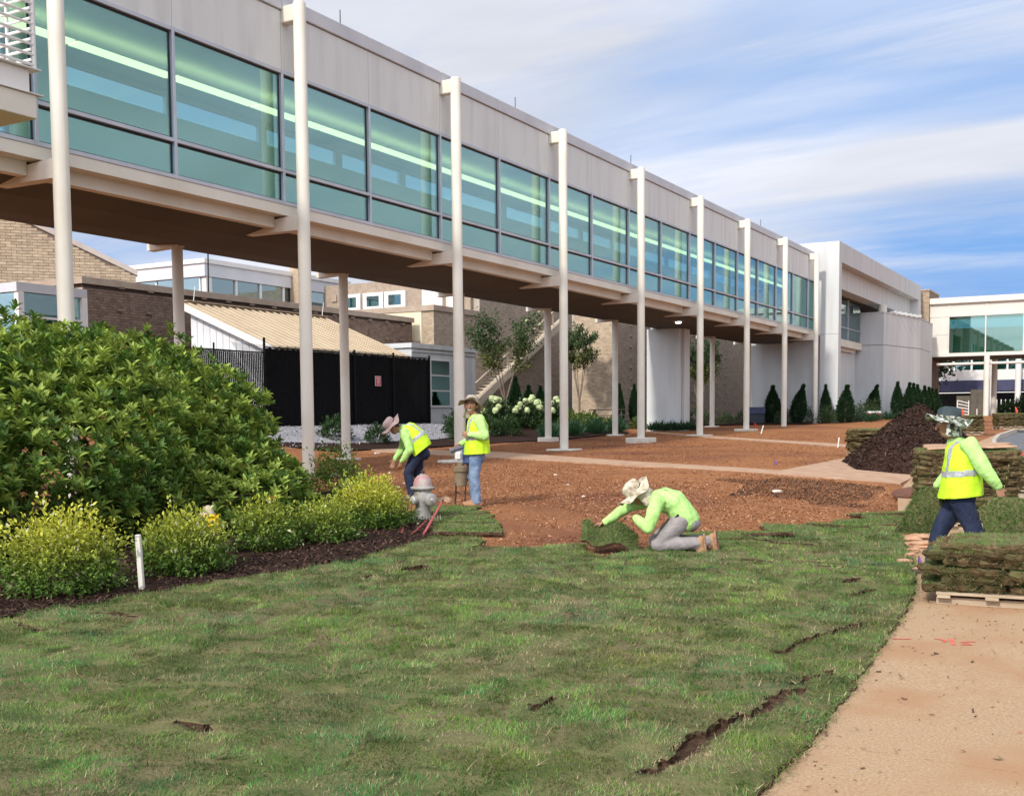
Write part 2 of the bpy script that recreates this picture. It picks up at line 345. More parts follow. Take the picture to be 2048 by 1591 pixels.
# road with kerb
asph = pm('asphalt', (.12, .125, .135), (.2, .2, .205), 6, .9, .5, 140, detail=10, spec=.2)
kerb_m = pm('kerb_concrete', (.42, .36, .29), (.52, .45, .37), 4, .9, .3, 50)
RL = [(-4.6, 60)] + SIDER
mb = MB(); n = len(RL)
for i, (a, b) in enumerate(RL):
    z = float(gz(a, b)) - .12; mb.v += [(a + .15, b, z), (a + 40, b + 2, z - .2)]
mb.f = [(2 * i, 2 * i + 1, 2 * i + 3, 2 * i + 2) for i in range(n - 1)]; mb.mi = [0] * len(mb.f)
tag(mb.build('road', asph), kind='structure')
kerb = tag(empty('kerb', g3(-2, 20)), kind='structure')
for i in range(n - 1):
    (a, b), (c, d) = RL[i], RL[i + 1]; L = math.hypot(c - a, d - b); k = max(1, round(L / 2.4))
    for j in range(k):
        p = (a + (c - a) * j / k, b + (d - b) * j / k); q = (a + (c - a) * (j + 1) / k, b + (d - b) * (j + 1) / k)
        u = Vector((q[0] - p[0], q[1] - p[1], 0)).normalized(); nrm = Vector((-u.y, u.x, 0)); m = MB(); vs = []
        for (x, y), s in ((p, .006), (q, -.006)):
            for w, h in ((.004, -.2), (.004, .026), (.13, .022), (.15, -.2)):
                c0 = Vector((x, y, float(gz(x, y)) + h)) + u * s + nrm * w; vs.append(c0)
        m.add(vs, [(0, 1, 2, 3), (7, 6, 5, 4), (0, 4, 5, 1), (1, 5, 6, 2), (2, 6, 7, 3), (3, 7, 4, 0)]); m.build('kerb_stone', kerb_m, kerb)
# dark mulch bed along the lawn and under the shrubs
BEDBACK = [(-9.6, 12.6), (-11.0, 14.0), (-12.2, 15.3), (-14, 15), (-16, 10), (-14, 3), (-8, .5), (-7.9, 3.5)]
sheet('mulch_bed', BED + BEDBACK, mulch_m, .045, .3, jitter=lambda x, y: float(.012 * vnoise(x, y, .3, 4)))
FARBED = [(-24.5, 24), (-21.5, 26.5), (-20.3, 33), (-19.2, 37.5), (-19.4, 44.5), (-21.5, 47.5), (-21, 56), (-15.2, 58.2), (-15.5, 60.8), (-13.8, 61), (-13.8, 66), (-12.7, 78), (-16, 88), (-32, 88), (-34, 24)]
sheet('planting_bed', FARBED, mulch_m, .045, 1.0)
grav_m = pm('pale_gravel', (.27, .26, .27), (.46, .45, .46), 30, .9, 1, 60, detail=8)
sheet('gravel_strip', [(-25.9, 22), (-23.4, 23.5), (-22.3, 28), (-22.0, 33), (-22.6, 38.5), (-25.9, 38.5)], grav_m, .065, .6)

# loose chips of bark and clods on the soil: nobody could count them
chip_m = attr_mat('bark_chips', .95, 0, .1)
def chips(name, x, y, h, size, cols, seedn=0, par=None):
    n = len(x); z = gz(x, y) + h; L = size * RNG.uniform(.5, 1.5, n); W = L * RNG.uniform(.18, .5, n); a = RNG.uniform(0, 2 * np.pi, n); tl = RNG.normal(0, .32, n)
    u = np.stack([np.cos(a) * np.cos(tl), np.sin(a) * np.cos(tl), np.sin(tl)], 1) * L[:, None] / 2; w = np.stack([-np.sin(a), np.cos(a), RNG.normal(0, .35, n)], 1) * W[:, None] / 2
    c = np.stack([x, y, z + np.abs(u[:, 2]) + .002 + RNG.uniform(0, .5, n) * size * .3], 1)
    V = np.stack([c - u - w * .6, c + u - w, c + u * .8 + w, c - u + w], 1).reshape(-1, 3); F = np.arange(4 * n).reshape(-1, 4)
    C = np.asarray(cols)[RNG.integers(0, len(cols), n)] * RNG.uniform(.65, 1.35, (n, 1))
    return tag(link_mesh(name, np_mesh(name, V, F, np.repeat(C, 4, 0)), chip_m), kind='stuff')
def scatter(n, x0, x1, y0, y1, keep):
    x = RNG.uniform(x0, x1, n * 3); y = y0 + (y1 - y0) * RNG.uniform(0, 1, n * 3); k = keep(x, y); return x[k][:n], y[k][:n]
PATHS = [[(-22.9, 29.6), (-16.72, 28.58), (-10.66, 25.0), (-8.19, 23.8), (-6.75, 23.55), (-6.5, 29.1), (-4.15, 24.0), (-4.12, 22.8), (-7.84, 22.8), (-10.05, 23.55), (-13.5, 25.15), (-22.6, 28.7)], [(-20.3, 47.4), (-15.61, 42.3), (-7.87, 35.0), (-5.9, 31.4), (-7.3, 33.2), (-14.62, 40.3), (-19.3, 46.0)], pave, LAWN, BED + BEDBACK, FARBED]
def bare(x, y):
    k = np.ones(x.shape, bool)
    for p in PATHS: k &= ~inpoly(x, y, p)
    return k
RED = [(.33, .14, .065), (.27, .11, .052), (.40, .19, .10), (.17, .07, .035), (.46, .27, .16)]
x, y = scatter(110000, -17, -2.6, 9.5, 23.2, bare); chips('soil_clods', x, y, .003, .026, RED)
x, y = scatter(40000, -20.5, -6, 23.5, 45, bare); chips('soil_clods', x, y, .004, .03, RED[:4])
DARK = [(.03, .018, .013), (.055, .032, .022), (.085, .05, .035), (.02, .013, .01), (.12, .07, .05)]
patch = [(-6.93, 20.13), (-6.3, 22.5), (-4.2, 22.4), (-3.89, 20.99), (-3.53, 19.04), (-4.2, 18.0), (-5.65, 18.2)]
def pk(x, y): return inpoly(x + .5 * vnoise(x, y, .7, 5), y + .7 * vnoise(x, y, .9, 6), patch)
x, y = scatter(9000, -7.5, -3.2, 17, 23, pk); chips('mulch_chips', x, y, .010, .032, [(.07, .045, .035), (.11, .065, .045), (.05, .034, .028), (.2, .095, .05)])
x, y = scatter(42000, -13, -6.8, 4, 15, lambda a, b: inpoly(a, b, BED + BEDBACK) & (a > -12.5)); chips('mulch_chips', x, y, .046, .034, DARK)
x, y = scatter(9000, -26, -22, 22.5, 38.4, lambda a, b: a > -25.9 + .0 * b); chips('gravel_stones', x, y, .067, .05, [(.38, .37, .38), (.5, .49, .5), (.27, .25, .26), (.2, .17, .2)])
# crumbs of soil and dead grass trodden over the pavement
x, y = scatter(1500, -3, .3, 3.5, 14, lambda a, b: inpoly(a, b, pave) & (RNG.random(a.shape) < np.exp(-pdist(a, b, SIDE) * 1.5) * .5 + .35 * np.exp(-((b - 9) / 1.1) ** 2)))
chips('soil_crumbs', x, y, .021, .022, [(.16, .09, .05), (.10, .06, .04), (.26, .17, .09), (.3, .16, .09)])

# ------------------------------------------------------------------ lawn
turf_m = pm('turf_base', (.085, .105, .035), (.16, .15, .065), 5, .95, .6, 60, detail=8, c3=(.16, .13, .07), big=1.1, spec=.1)
sodsoil_m = pm('sod_soil', (.05, .028, .018), (.11, .065, .04), 25, .95, .8, 70, spec=.1)
CRACKS = [([(-1.82, 4.39), (-1.8, 4.6), (-1.81, 4.98), (-1.77, 5.24), (-1.71, 5.53), (-1.67, 5.66), (-1.71, 5.87), (-1.7, 6.08), (-1.64, 6.14)], .05), ([(-1.69, 6.3), (-1.63, 6.46), (-1.59, 6.68)], .03),
          ([(-2.02, 7.02), (-1.96, 7.35), (-1.96, 7.59), (-1.88, 7.83), (-1.76, 8.34)], .035), ([(-3.54, 11.06), (-3.29, 11.05)], .07), ([(-2.73, 10.96), (-2.5, 10.98)], .06),
          ([(-2.29, 10.1), (-2.23, 10.33)], .05), ([(-2.07, 9.43), (-1.98, 9.83)], .035), ([(-6.18, 8.08), (-6.1, 8.52), (-6.05, 8.83)], .07), ([(-6.99, 5.75), (-6.49, 5.67)], .03),
          ([(-7.26, 5.22), (-6.75, 5.09)], .03), ([(-3.18, 11.29), (-2.89, 11.39)], .05), ([(-3.65, 12.53), (-3.27, 12.64)], .08), ([(-3.96, 12.57), (-3.64, 12.7)], .06), ([(-7.42, 7.76), (-6.89, 7.72)], .05),
          ([(-4.2, 3.91), (-3.99, 3.93)], .025), ([(-2.77, 5.02), (-2.74, 5.26)], .025), ([(-4.96, 4.51), (-4.85, 4.64)], .02)]
DRY = [([(-2.95, 5.03), (-2.81, 5.22)], .12), ([(-3.47, 5.49), (-3.35, 5.7), (-3.4, 6.84)], .12), ([(-4.2, 3.91), (-3.99, 3.93)], .12), ([(-4.96, 4.51), (-4.85, 4.64)], .1)]
def crackd(x, y):
    d = np.full(np.shape(x), 9.)
    for l, w in CRACKS: d = np.minimum(d, pdist(x + .02 * vnoise(x, y, .07, 3), y + .02 * vnoise(x, y, .08, 4), l) / w)
    return d
def slab_id(x, y):
    """which piece of sod a spot belongs to: rows of pieces laid roughly parallel to the pavement"""
    a = .36; u = (x * math.cos(a) + y * math.sin(a)) + .03 * vnoise(x, y, .4, 8); v = (-x * math.sin(a) + y * math.cos(a)) + .03 * vnoise(x, y, .4, 9)
    r = np.floor(v / .42); c = np.floor((u + (r % 2) * .3) / .62); fu = (u + (r % 2) * .3) / .62 - c; fv = v / .42 - r
    return r, c, np.minimum(np.minimum(fu, 1 - fu) * .62, np.minimum(fv, 1 - fv) * .42)
def hsh(a, b, k): q = np.sin(a * 12.9898 + b * 78.233 + k * 37.7) * 43758.5453; return q - np.floor(q)
def lawn_z(x, y):
    r, c, e = slab_id(x, y)
    z = .045 + .013 * vnoise(x, y, .14, 1) + .014 * vnoise(x, y, .4, 2) + (hsh(r, c, 1) - .5) * .018 - .02 * np.exp(-(e / .02) ** 2) * (hsh(r, c, 2) > .35)
    return gz(x, y) + z
st = .045; lx = np.arange(-9.3, -1.2, st); ly = np.arange(2, 17.4, st); LX, LY = np.meshgrid(lx, ly)
cx_, cy_ = LX[:-1, :-1] + st / 2, LY[:-1, :-1] + st / 2
keep = inpoly(cx_, cy_, LAWN) & (crackd(cx_, cy_) > 1) & (cy_ > 2.2)
J = np.arange(LX.size).reshape(LX.shape); F = np.stack([J[:-1, :-1][keep], J[:-1, 1:][keep], J[1:, 1:][keep], J[1:, :-1][keep]], 1)
jx = LX + RNG.uniform(-.012, .012, LX.shape); jy = LY + RNG.uniform(-.012, .012, LX.shape)
V = np.stack([jx.ravel(), jy.ravel(), lawn_z(jx, jy).ravel()], 1)
uq, inv = np.unique(F, return_inverse=True); V = V[uq]; F = inv.reshape(F.shape)
# soil edge of the turf all round and down the cracks
E4 = np.concatenate([F[:, [0, 1]], F[:, [1, 2]], F[:, [2, 3]], F[:, [3, 0]]]); key = np.sort(E4, 1); kk = key[:, 0].astype(np.int64) * len(V) + key[:, 1]
_, first, cnt = np.unique(kk, return_index=True, return_counts=True); bd = E4[first[cnt == 1]]
low = V.copy(); low[:, 2] = gz(V[:, 0], V[:, 1]) - .01; nb = len(V)
F2 = np.stack([bd[:, 1], bd[:, 0], bd[:, 0] + nb, bd[:, 1] + nb], 1)
me = np_mesh('lawn', np.concatenate([V, low]), np.concatenate([F, F2])); me.polygons.foreach_set('material_index', np.r_[np.zeros(len(F), np.int32), np.ones(len(F2), np.int32)])
me.polygons.foreach_set('use_smooth', np.r_[np.ones(len(F), bool), np.zeros(len(F2), bool)])
tag(link_mesh('lawn', me, [turf_m, sodsoil_m]), kind='structure')
sheet('lawn_subsoil', LAWN, sodsoil_m, .006, .6)
# blades of grass
blade_m = attr_mat('grass_blades', .75, .3, .2)
GREEN = np.array([(.11, .22, .045), (.15, .245, .06), (.085, .19, .05), (.185, .255, .07)]); STRAW = np.array([(.30, .24, .13), (.22, .18, .09), (.38, .31, .18)])
def blades(x, y, z, hgt, wid, straw, lean=.9, tintn=None, flow=None):
    n = len(x); a = RNG.uniform(0, 2 * np.pi, n) if flow is None else flow + RNG.normal(0, .75, n); L = hgt * RNG.uniform(.55, 1.35, n); ln = np.abs(RNG.normal(lean, .35, n)); b = a + RNG.normal(0, .6, n)
    base = np.stack([x, y, z], 1); side = np.stack([-np.sin(a), np.cos(a), np.zeros(n)], 1) * (wid * RNG.uniform(.6, 1.3, n))[:, None] / 2
    tip = base + np.stack([np.cos(b) * np.sin(ln), np.sin(b) * np.sin(ln), np.cos(ln)], 1) * L[:, None]
    V = np.stack([base - side, base + side, tip], 1).reshape(-1, 3); F = np.arange(3 * n).reshape(-1, 3)
    C = GREEN[RNG.integers(0, 4, n)] * RNG.uniform(.55, 1.45, (n, 1))
    if tintn is not None: C = C * tintn
    s = RNG.random(n) < straw; C[s] = STRAW[RNG.integers(0, 3, s.sum())] * RNG.uniform(.5, 1.5, (s.sum(), 1))
    return V, F, np.repeat(C, 3, 0)
parts = []
for (y0, y1, dens, hg, wd) in ((2.6, 5, 13000, .030, .0052), (5, 7.5, 8500, .032, .0066), (7.5, 10.5, 5600, .034, .0085), (10.5, 17.3, 3400, .036, .011)):
    m = int(dens * (y1 - y0) * 8.1); x = RNG.uniform(-9.3, -1.2, m); y = RNG.uniform(y0, y1, m)
    cd = crackd(x, y); k = inpoly(x, y, LAWN) & (cd > .8)
    # only what the place in front of the camera and a few steps beside it can show
    k &= (x > -.95 * y - 3.2); x, y, cd = x[k], y[k], cd[k]
    r, c, e = slab_id(x, y); h1, h2 = hsh(r, c, 3), hsh(r, c, 5)
    dry = .08 + .30 * np.clip(h1 - .35, 0, 1) + .65 * np.clip(vnoise(x, y, .13, 11) + .5 * vnoise(x, y, .35, 17) - .35, 0, 1) + .30 * np.clip(vnoise(x, y, 1.1, 12), 0, 1) + .45 * np.exp(-np.maximum(cd - .8, 0) * 1.6) + .25 * np.exp(-(e / .03) ** 2) * (h2 > .45)
    for l, w in DRY: dry = dry + .6 * np.exp(-(pdist(x, y, l) / w) ** 2)
    tint = np.stack([1 + .42 * (h2 - .5) + .3 * vnoise(x, y, .45, 14) + .2 * vnoise(x, y, .12, 18), 1 + .3 * (h1 - .5) + .2 * vnoise(x, y, .45, 14) + .16 * vnoise(x, y, .12, 18), 1 + .3 * (hsh(r, c, 7) - .5)], 1)
    seam = (e < .012) & (h2 > .3); x, y, dry, tint, r, c, e, h1, h2 = (q[~seam] for q in (x, y, dry, tint, r, c, e, h1, h2)); hgt = hg * (1 + .55 * vnoise(x, y, .13, 16)) * (1 - .35 * (dry > .6)); flow = 3.5 * vnoise(x, y, .28, 19) + 6 * h1
    parts.append(blades(x, y, lawn_z(x, y) - .004, hgt, wd, np.clip(dry, 0, .93), .95, tint, flow))
# long pale runners lying over the turf
m = 9000; x = RNG.uniform(-9, -1.3, m); y = 2.8 + 11 * RNG.random(m) ** 1.4; k = inpoly(x, y, LAWN) & (crackd(x, y) > 1) & (vnoise(x, y, .3, 23) + .5 * vnoise(x, y, .1, 24) > .1); x, y = x[k], y[k]
parts.append(blades(x, y, lawn_z(x, y) + .008, .06, .0062, np.ones(len(x)), 1.25))
# a fringe that hangs over the edges
for poly, nn in ((LAWN, 16000),):
    P = np.array(poly + [poly[0]]); seg = np.hypot(*np.diff(P, axis=0).T); cs = np.r_[0, np.cumsum(seg)]; t = RNG.uniform(0, cs[-1], nn); i = np.searchsorted(cs, t) - 1; q = P[i] + (P[i + 1] - P[i]) * ((t - cs[i]) / seg[i])[:, None]
    q += RNG.normal(0, .025, q.shape); parts.append(blades(q[:, 0], q[:, 1], gz(q[:, 0], q[:, 1]) + RNG.uniform(.01, .05, nn), .04, .006, np.full(nn, .45), 1.2))
off = 0; VV, FF, CC = [], [], []
for v, f, c in parts: VV.append(v); FF.append(f + off); CC.append(c); off += len(v)
tag(link_mesh('grass', np_mesh('grass', np.concatenate(VV), np.concatenate(FF), np.concatenate(CC)), blade_m), label='short green and straw coloured blades of the newly laid turf', cat='grass', kind='stuff')

# ------------------------------------------------------------------ pieces of sod
def sod_mesh(w, d, t, seed, n=7, wob=.02, sag=0):
    """one piece of sod: an uneven pad, grass side up"""
    rs = np.random.default_rng(seed); m = MB(); top = []; bot = []
    for j in range(n + 1):
        for i in range(n + 1):
            u, v = i / n - .5, j / n - .5; ex = rs.normal(0, wob * .5) if i in (0, n) else 0; ey = rs.normal(0, wob * .5) if j in (0, n) else 0
            z = rs.normal(0, t * .12) - sag * (abs(u) * 2) ** 3; top.append((u * w + ex, v * d + ey, t + z)); bot.append((u * w + ex * .7, v * d + ey * .7, z * .6))
    q = lambda i, j: j * (n + 1) + i; o = (n + 1) ** 2
    f = [(q(i, j), q(i + 1, j), q(i + 1, j + 1), q(i, j + 1)) for j in range(n) for i in range(n)]; k = len(f)
    f += [tuple(x + o for x in reversed(a)) for a in f[:k]]
    ring = [q(i, 0) for i in range(n)] + [q(n, j) for j in range(n)] + [q(i, n) for i in range(n, 0, -1)] + [q(0, j) for j in range(n, 0, -1)]
    midr = []; nr = len(ring); base = 2 * o                       # a bulging, ragged middle line round the side
    for a in ring:
        p, b_ = Vector(top[a]), Vector(bot[a]); c_ = (p + b_) / 2; outw = Vector((c_.x / w, c_.y / d, 0)).normalized(); midr.append(tuple(c_ + outw * (t * .18 + abs(rs.normal(0, wob * .22))) + Vector((0, 0, rs.normal(0, t * .1)))))
    for i in range(nr): k2 = (i + 1) % nr; f += [(ring[i], base + i, base + k2, ring[k2]), (base + i, ring[i] + o, ring[k2] + o, base + k2)]
    m.v = top + bot + midr; m.f = f; m.mi = [0] * k + [1] * (len(f) - k); return m
def sod_turf(w, d, t, dens, hgt, wid, straw, edge=0, lean=.9, topcov=True):
    """blades for one piece, in the piece's own frame"""
    vs = []
    if topcov:
        n = int(w * d * dens); x = RNG.uniform(-w / 2, w / 2, n); y = RNG.uniform(-d / 2, d / 2, n); vs.append(blades(x, y, np.full(n, t * .9), hgt, wid, np.clip(straw + .3 * vnoise(x, y, .1, 3), 0, 1), lean, np.full((n, 3), (.95, 1.12, .9))))
    if edge:
        n = int((w + d) * edge); s = RNG.integers(0, 4, n); u = RNG.uniform(-.5, .5, n); x = np.where(s < 2, u * w, np.where(s == 2, -w / 2, w / 2)); y = np.where(s == 0, -d / 2, np.where(s == 1, d / 2, u * d)); vs.append(blades(x, y, RNG.uniform(0, t, n), hgt * 1.5, wid, np.full(n, .75), 1.4))
    off = 0; A, B, C_ = [], [], []
    for v, f, c in vs: A.append(v); B.append(f + off); C_.append(c); off += len(v)
    return np_mesh('turf', np.concatenate(A), np.concatenate(B), np.concatenate(C_))
SODS = [(sod_mesh(.62, .42, .05, k, 8, .04).mesh('sod_slab', smooth=False), sod_turf(.62, .42, .05, 5200, .034, .008, .2, 420)) for k in range(4)]
def sod(x, y, rz, k, label, group=None, h=0, tilt=(0, 0), s=1, me=None, tf=None):
    o = link_mesh('sod_slab', me or SODS[k][0], None); 
    if not o.data.materials: o.data.materials.append(turf_m); o.data.materials.append(sodsoil_m)
    o.location = g3(x, y, h); o.rotation_euler = (tilt[0], tilt[1], rz); o.scale = (s, s, 1); tag(o, label, 'sod', group)
    t = link_mesh('turf', tf or SODS[k][1], None, o); t['kind'] = 'stuff'
    if not t.data.materials: t.data.materials.append(blade_m)
    return o
for i, (x, y, a) in enumerate([(-8.75, 13.42, .15), (-8.33, 12.98, .25), (-7.98, 12.56, .32), (-7.66, 12.14, .38), (-7.36, 11.72, .42), (-7.07, 11.3, .45)]):
    sod(x, y, a + .1, i % 4, 'sod piece in the curved strip laid round the hydrant bed', 'sod strip round the hydrant', .004 + .004 * (i % 2), (.03 * (-1) ** i, .02), 1.32)
for i, (x, y, a, l) in enumerate([(-4.45, 12.62, .3, 'dark green sod piece on bare soil behind the kneeling worker'), (-4.05, 13.25, .35, None), (-3.78, 13.95, .4, None), (-3.45, 14.7, .5, 'sod piece at a corner of the unfinished lawn beside bare soil'), (-3.22, 15.25, .3, None), (-3.28, 16.55, .35, 'sod piece at the far tip of the lawn beside the pavement'), (-3.0, 15.95, .42, None)]):
    sod(x, y, a, (i + 1) % 4, l or 'sod piece along the ragged front edge of the new lawn', None if l else 'sod pieces along the lawn edge', .012, (.07 * (-1) ** i, -.05 * (-1) ** (i // 2)), 1.15 + .08 * (i % 3))

# ------------------------------------------------------------------ elevated walkway
cream = pm('cream_paint', (.70, .66, .56), (.74, .70, .60), 1.5, .55, .05, 30, detail=6, c3=(.66, .61, .50), big=.7)
panel = pm('fascia_panel', (.655, .665, .635), (.69, .70, .67), .8, .7, .05, 40, detail=6, c3=(.60, .605, .575), big=1.2, stretch=(2, 2, .25))
coping_m = pm('coping_metal', (.52, .53, .55), (.60, .60, .61), 1.2, .5, .05, 20, metal=.1)
mull_m = pm('mullion_metal', (.46, .48, .52), (.54, .55, .58), 2, .4, 0, metal=.5)
gask_m = pm('dark_gasket', (.02, .022, .025), (.03, .03, .034), 3, .6)
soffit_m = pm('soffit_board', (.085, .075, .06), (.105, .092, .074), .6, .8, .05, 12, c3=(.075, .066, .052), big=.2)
inwall = pm('interior_wall', (.70, .71, .68), (.75, .75, .72), 1, .8)
glass = glass_mat('teal_glass', (.59, .80, .82), (.66, .88, .92), .10, .28)
glass_far = glass_mat('far_glass', (.90, .99, 1.0), (.6, .8, .8), .04, .2)
lamp_m = emit_mat('ceiling_lamp', (1, .88, .42), 1.2)
XF, XB = -15.82, -19.3
Y0, SP = 12.242, 6.0
YA, YB = 6.0, 66.6
wk = empty('elevated_walkway', g3(XF, Y0), 'long cream elevated walkway with a band of teal windows, standing on slim round columns', 'walkway')
def B(name, a, b, m, p=None, bev=0): 
    q = MB(); (q.bbox(a, b, bev) if bev else q.box(a, b)); return q.build(name, m, p or wk)
B('sun_block_wall', (XB, YA - .15, 6.0), (XF - .12, YA - .005, 10), inwall)  # unseen wall added to stop the sun running down the corridor
roof = B('roof', (XB - .2, YA, 10.05), (XF - .12, YB - 5.2, 10.2), coping_m)
B('floor', (XB + .12, YA, 5.86), (XF - .12, YB, 6.02), panel)
B('ceiling', (XB + .12, YA, 8.92), (XF - .12, YB, 9.0), inwall)
ys = [YA, 9.1] + [12.12 + 3 * k for k in range(17)]; ys = [y for y in ys if y < 61.4] + [61.4]
for k, (a, b) in enumerate(zip(ys[:-1], ys[1:])):
    B('coping', (XF - .2, a + .004, 10.07), (XF + .05, b - .004, 10.37), coping_m, None, .012)
    B('fascia_panel', (XF - .12, a + .006, 8.85), (XF, b - .006, 10.05), panel)
ysg = [y for y in [YA, 9.1] + [12.12 + 3 * k for k in range(19)] if y < YB] + [YB]
for k, (a, b) in enumerate(zip(ysg[:-1], ysg[1:])):
    B('window_head', (XF - .10, a + .035, 8.77), (XF + .02, b - .035, 8.846), mull_m, None, .006)
    B('transom', (XF - .09, a + .035, 6.74), (XF + .025, b - .035, 6.812), mull_m, None, .006)
    B('window_sill', (XF - .10, a, 6.062), (XF + .045, b, 6.14), mull_m, None, .008)
    B('mullion', (XF - .11, a - .034, 6.141), (XF + .03, a + .034, 8.845), mull_m, None, .006)
    for z0, z1 in ((6.14, 6.74), (6.812, 8.77)):
        w = B('window_pane', (XF - .062, a + .06, z0 + .03), (XF - .052, b - .06, z1 - .035), glass)
        q = MB()      # dark gasket round the glass
        for c, d in (((a + .034, z0), (b - .034, z0 + .032)), ((a + .034, z1 - .04), (b - .034, z1)), ((a + .034, z0 + .032), (a + .062, z1 - .04)), ((b - .062, z0 + .032), (b - .034, z1 - .04))):
            q.box((XF - .075, c[0], c[1]), (XF - .045, d[0], d[1]))
        q.build('gasket', gask_m, w)
    B('edge_beam', (XF - .3, a, 5.85), (XF + .03, b, 6.06), cream)
# far side: low wall with a long high window band, open glass at the near end
for k in range(19):
    a = 12.12 + 3 * k; b = min(a + 3, YB)
    if a >= YB: break
    if k == 0:
        B('rear_pane', (XB, YA, 6.1), (XB + .012, a + 1.9, 8.9), glass_far); B('rear_post', (XB - .03, a + 1.9, 6.02), (XB + .05, a + 2.0, 8.92), mull_m)
        B('rear_wall', (XB, a + 2.0, 6.02), (XB + .1, b, 8.94), inwall); continue
    B('rear_wall', (XB, a, 6.02), (XB + .1, b, 8.40), inwall); B('rear_lintel', (XB, a, 8.80), (XB + .1, b, 8.94), inwall)
    B('rear_pier', (XB, a, 8.40), (XB + .1, a + .28, 8.80), inwall)
    B('rear_pane', (XB + .04, a + .29, 8.40), (XB + .05, b - .01, 8.80), glass_far)
B('rear_fascia', (XB - .2, YA, 8.95), (XB - .01, YB - 5, 10.04), panel)
y = 7.0
while y < 61:
    B('ceiling_lamp', (-17.70, y, 8.60), (-17.42, y + 2.38, 8.64), lamp_m); y += 2.44
# underside: stepped edge beam, sagging soffit, cross beams with brackets
prof = [(XF - .28, 5.62), (XF - .28, 5.85), (XF - .48, 5.85), (XF - .48, 5.62)]
for k in range(-1, 9):
    a, b = Y0 + 6 * k + .12, Y0 + 6 * k + 5.88; a = max(a, YA); b = min(b, 61.35)
    q = MB(); q.extr(prof, a, b); q.build('lower_beam', cream, wk)
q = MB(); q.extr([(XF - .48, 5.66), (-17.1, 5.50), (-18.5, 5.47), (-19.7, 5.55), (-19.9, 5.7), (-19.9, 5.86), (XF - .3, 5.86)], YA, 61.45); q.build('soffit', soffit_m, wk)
for k in range(9):
    yy = Y0 + 6 * k
    q = MB(); q.extr([(-15.405, 5.52), (-16.95, 5.535), (-16.95, 5.75), (-15.405, 5.84)], yy - .11, yy + .11); q.build('cross_beam', cream, wk); q = MB(); q.extr([(-19.0, 5.47), (-19.97, 5.44), (-19.97, 5.84), (-19.0, 5.75)], yy - .11, yy + .11); q.build('rear_bracket', cream, wk)
    B('top_bracket', (XF - .01, yy - .11, 9.80), (-15.40, yy + .11, 10.14), cream, None, .015)
pad_m = pm('pad_concrete', (.62, .58, .48), (.72, .68, .58), 5, .85, .3, 40)
for k in range(9):
    yy = Y0 + 6 * k
    for X, top, r in ((-15.405, 10.18, .133), (-19.12, 5.52, .125)):
        if X < -16 and k == 6: continue
        z = float(gz(X, yy)); q = MB(); q.tube([(X, yy, z - .1), (X, yy, top - .02), (X, yy, top)], [r, r, r - .012], 20); q.build('column', cream, wk, auto=True)
        if k in (2, 3, 4, 5, 6) or (X < -16 and k in (2, 7)):
            h = {4: .16, 6: .09}.get(k, .05); w = .42 if X > -16 else .3; q = MB(); q.bbox((X - w, yy - w, z - .12), (X + w, yy + w, z + h), .02); q.build('base_pad', pad_m, wk)
for yy in (20.5, 28.6, 37.0, 52.5):
    q = MB(); q.tube([(XF - .3, yy, 10.37), (XF - .3, yy, 10.85)], .012, 6); q.build('roof_spike', gask_m, wk)
q = MB(); q.tube([(-17.2, 44.5, 5.44), (-17.2, 44.5, 5.5)], .12, 16); q.build('soffit_lamp', emit_mat('soffit_lamp', (1, .97, .9), 2.5), wk)
# white pier under the walkway
white = pm('white_stucco', (.565, .575, .56), (.605, .615, .60), 1.1, .8, .15, 60, c3=(.525, .53, .51), big=1.0, stretch=(2, 2, .22))
pier = empty('white_pier', g3(-18.8, 48.2), 'plain white box pier holding up the walkway behind its columns', 'pier')
B('shaft', (-19.95, 47.6, .3), (-18.35, 48.9, 5.5), white, pier, .02); B('corner_strip', (-18.34, 47.9, .3), (-18.22, 48.6, 5.49), white, pier)

# lattice balcony at the near end
bal = empty('lattice_balcony', (-12.8, 7, 5.3), 'white balcony corner with crossed tube lattice in front of the walkway glass', 'balcony')
wpaint = pm('white_paint', (.74, .72, .68), (.78, .76, .72), 3, .5)
def bs(v): return CAMZ + (v - CAMZ) * .8
B('slab', (-13.6, 5.0, bs(6.24)), (-11.98, 9.2, bs(6.60)), cream, bal, .01); B('fascia', (-13.55, 5.0, bs(6.62)), (-12.02, 9.14, bs(6.98)), wpaint, bal, .01); B('ledge', (-13.6, 5.0, bs(6.6) + .002), (-11.95, 9.28, bs(6.62) - .002), wpaint, bal); B('ledge', (-13.6, 5.0, bs(6.98) + .002), (-11.95, 9.26, bs(7.0)), wpaint, bal)
for X in (-12.0, -12.5, -13.5):
    q = MB(); q.tube([(X, 9.2, bs(7.0)), (X, 9.2, bs(9.2))], .023, 10); q.build('post', wpaint, bal, auto=True)
for i in range(13):
    z = bs(7.06 + .155 * i)
    q = MB(); q.tube([(-12.0, 5.0, z), (-12.0, 9.2, z)], .018, 8); q.build('rail', wpaint, bal, auto=True)
    q = MB(); q.tube([(-13.5, 9.17, z + .065), (-12.0, 9.17, z + .065)], .018, 8); q.build('rail', wpaint, bal, auto=True)
q = MB(); q.tube([(-13.4, 6.5, -.2), (-13.4, 6.5, bs(6.24))], .1, 14); q.build('column', cream, bal, auto=True)

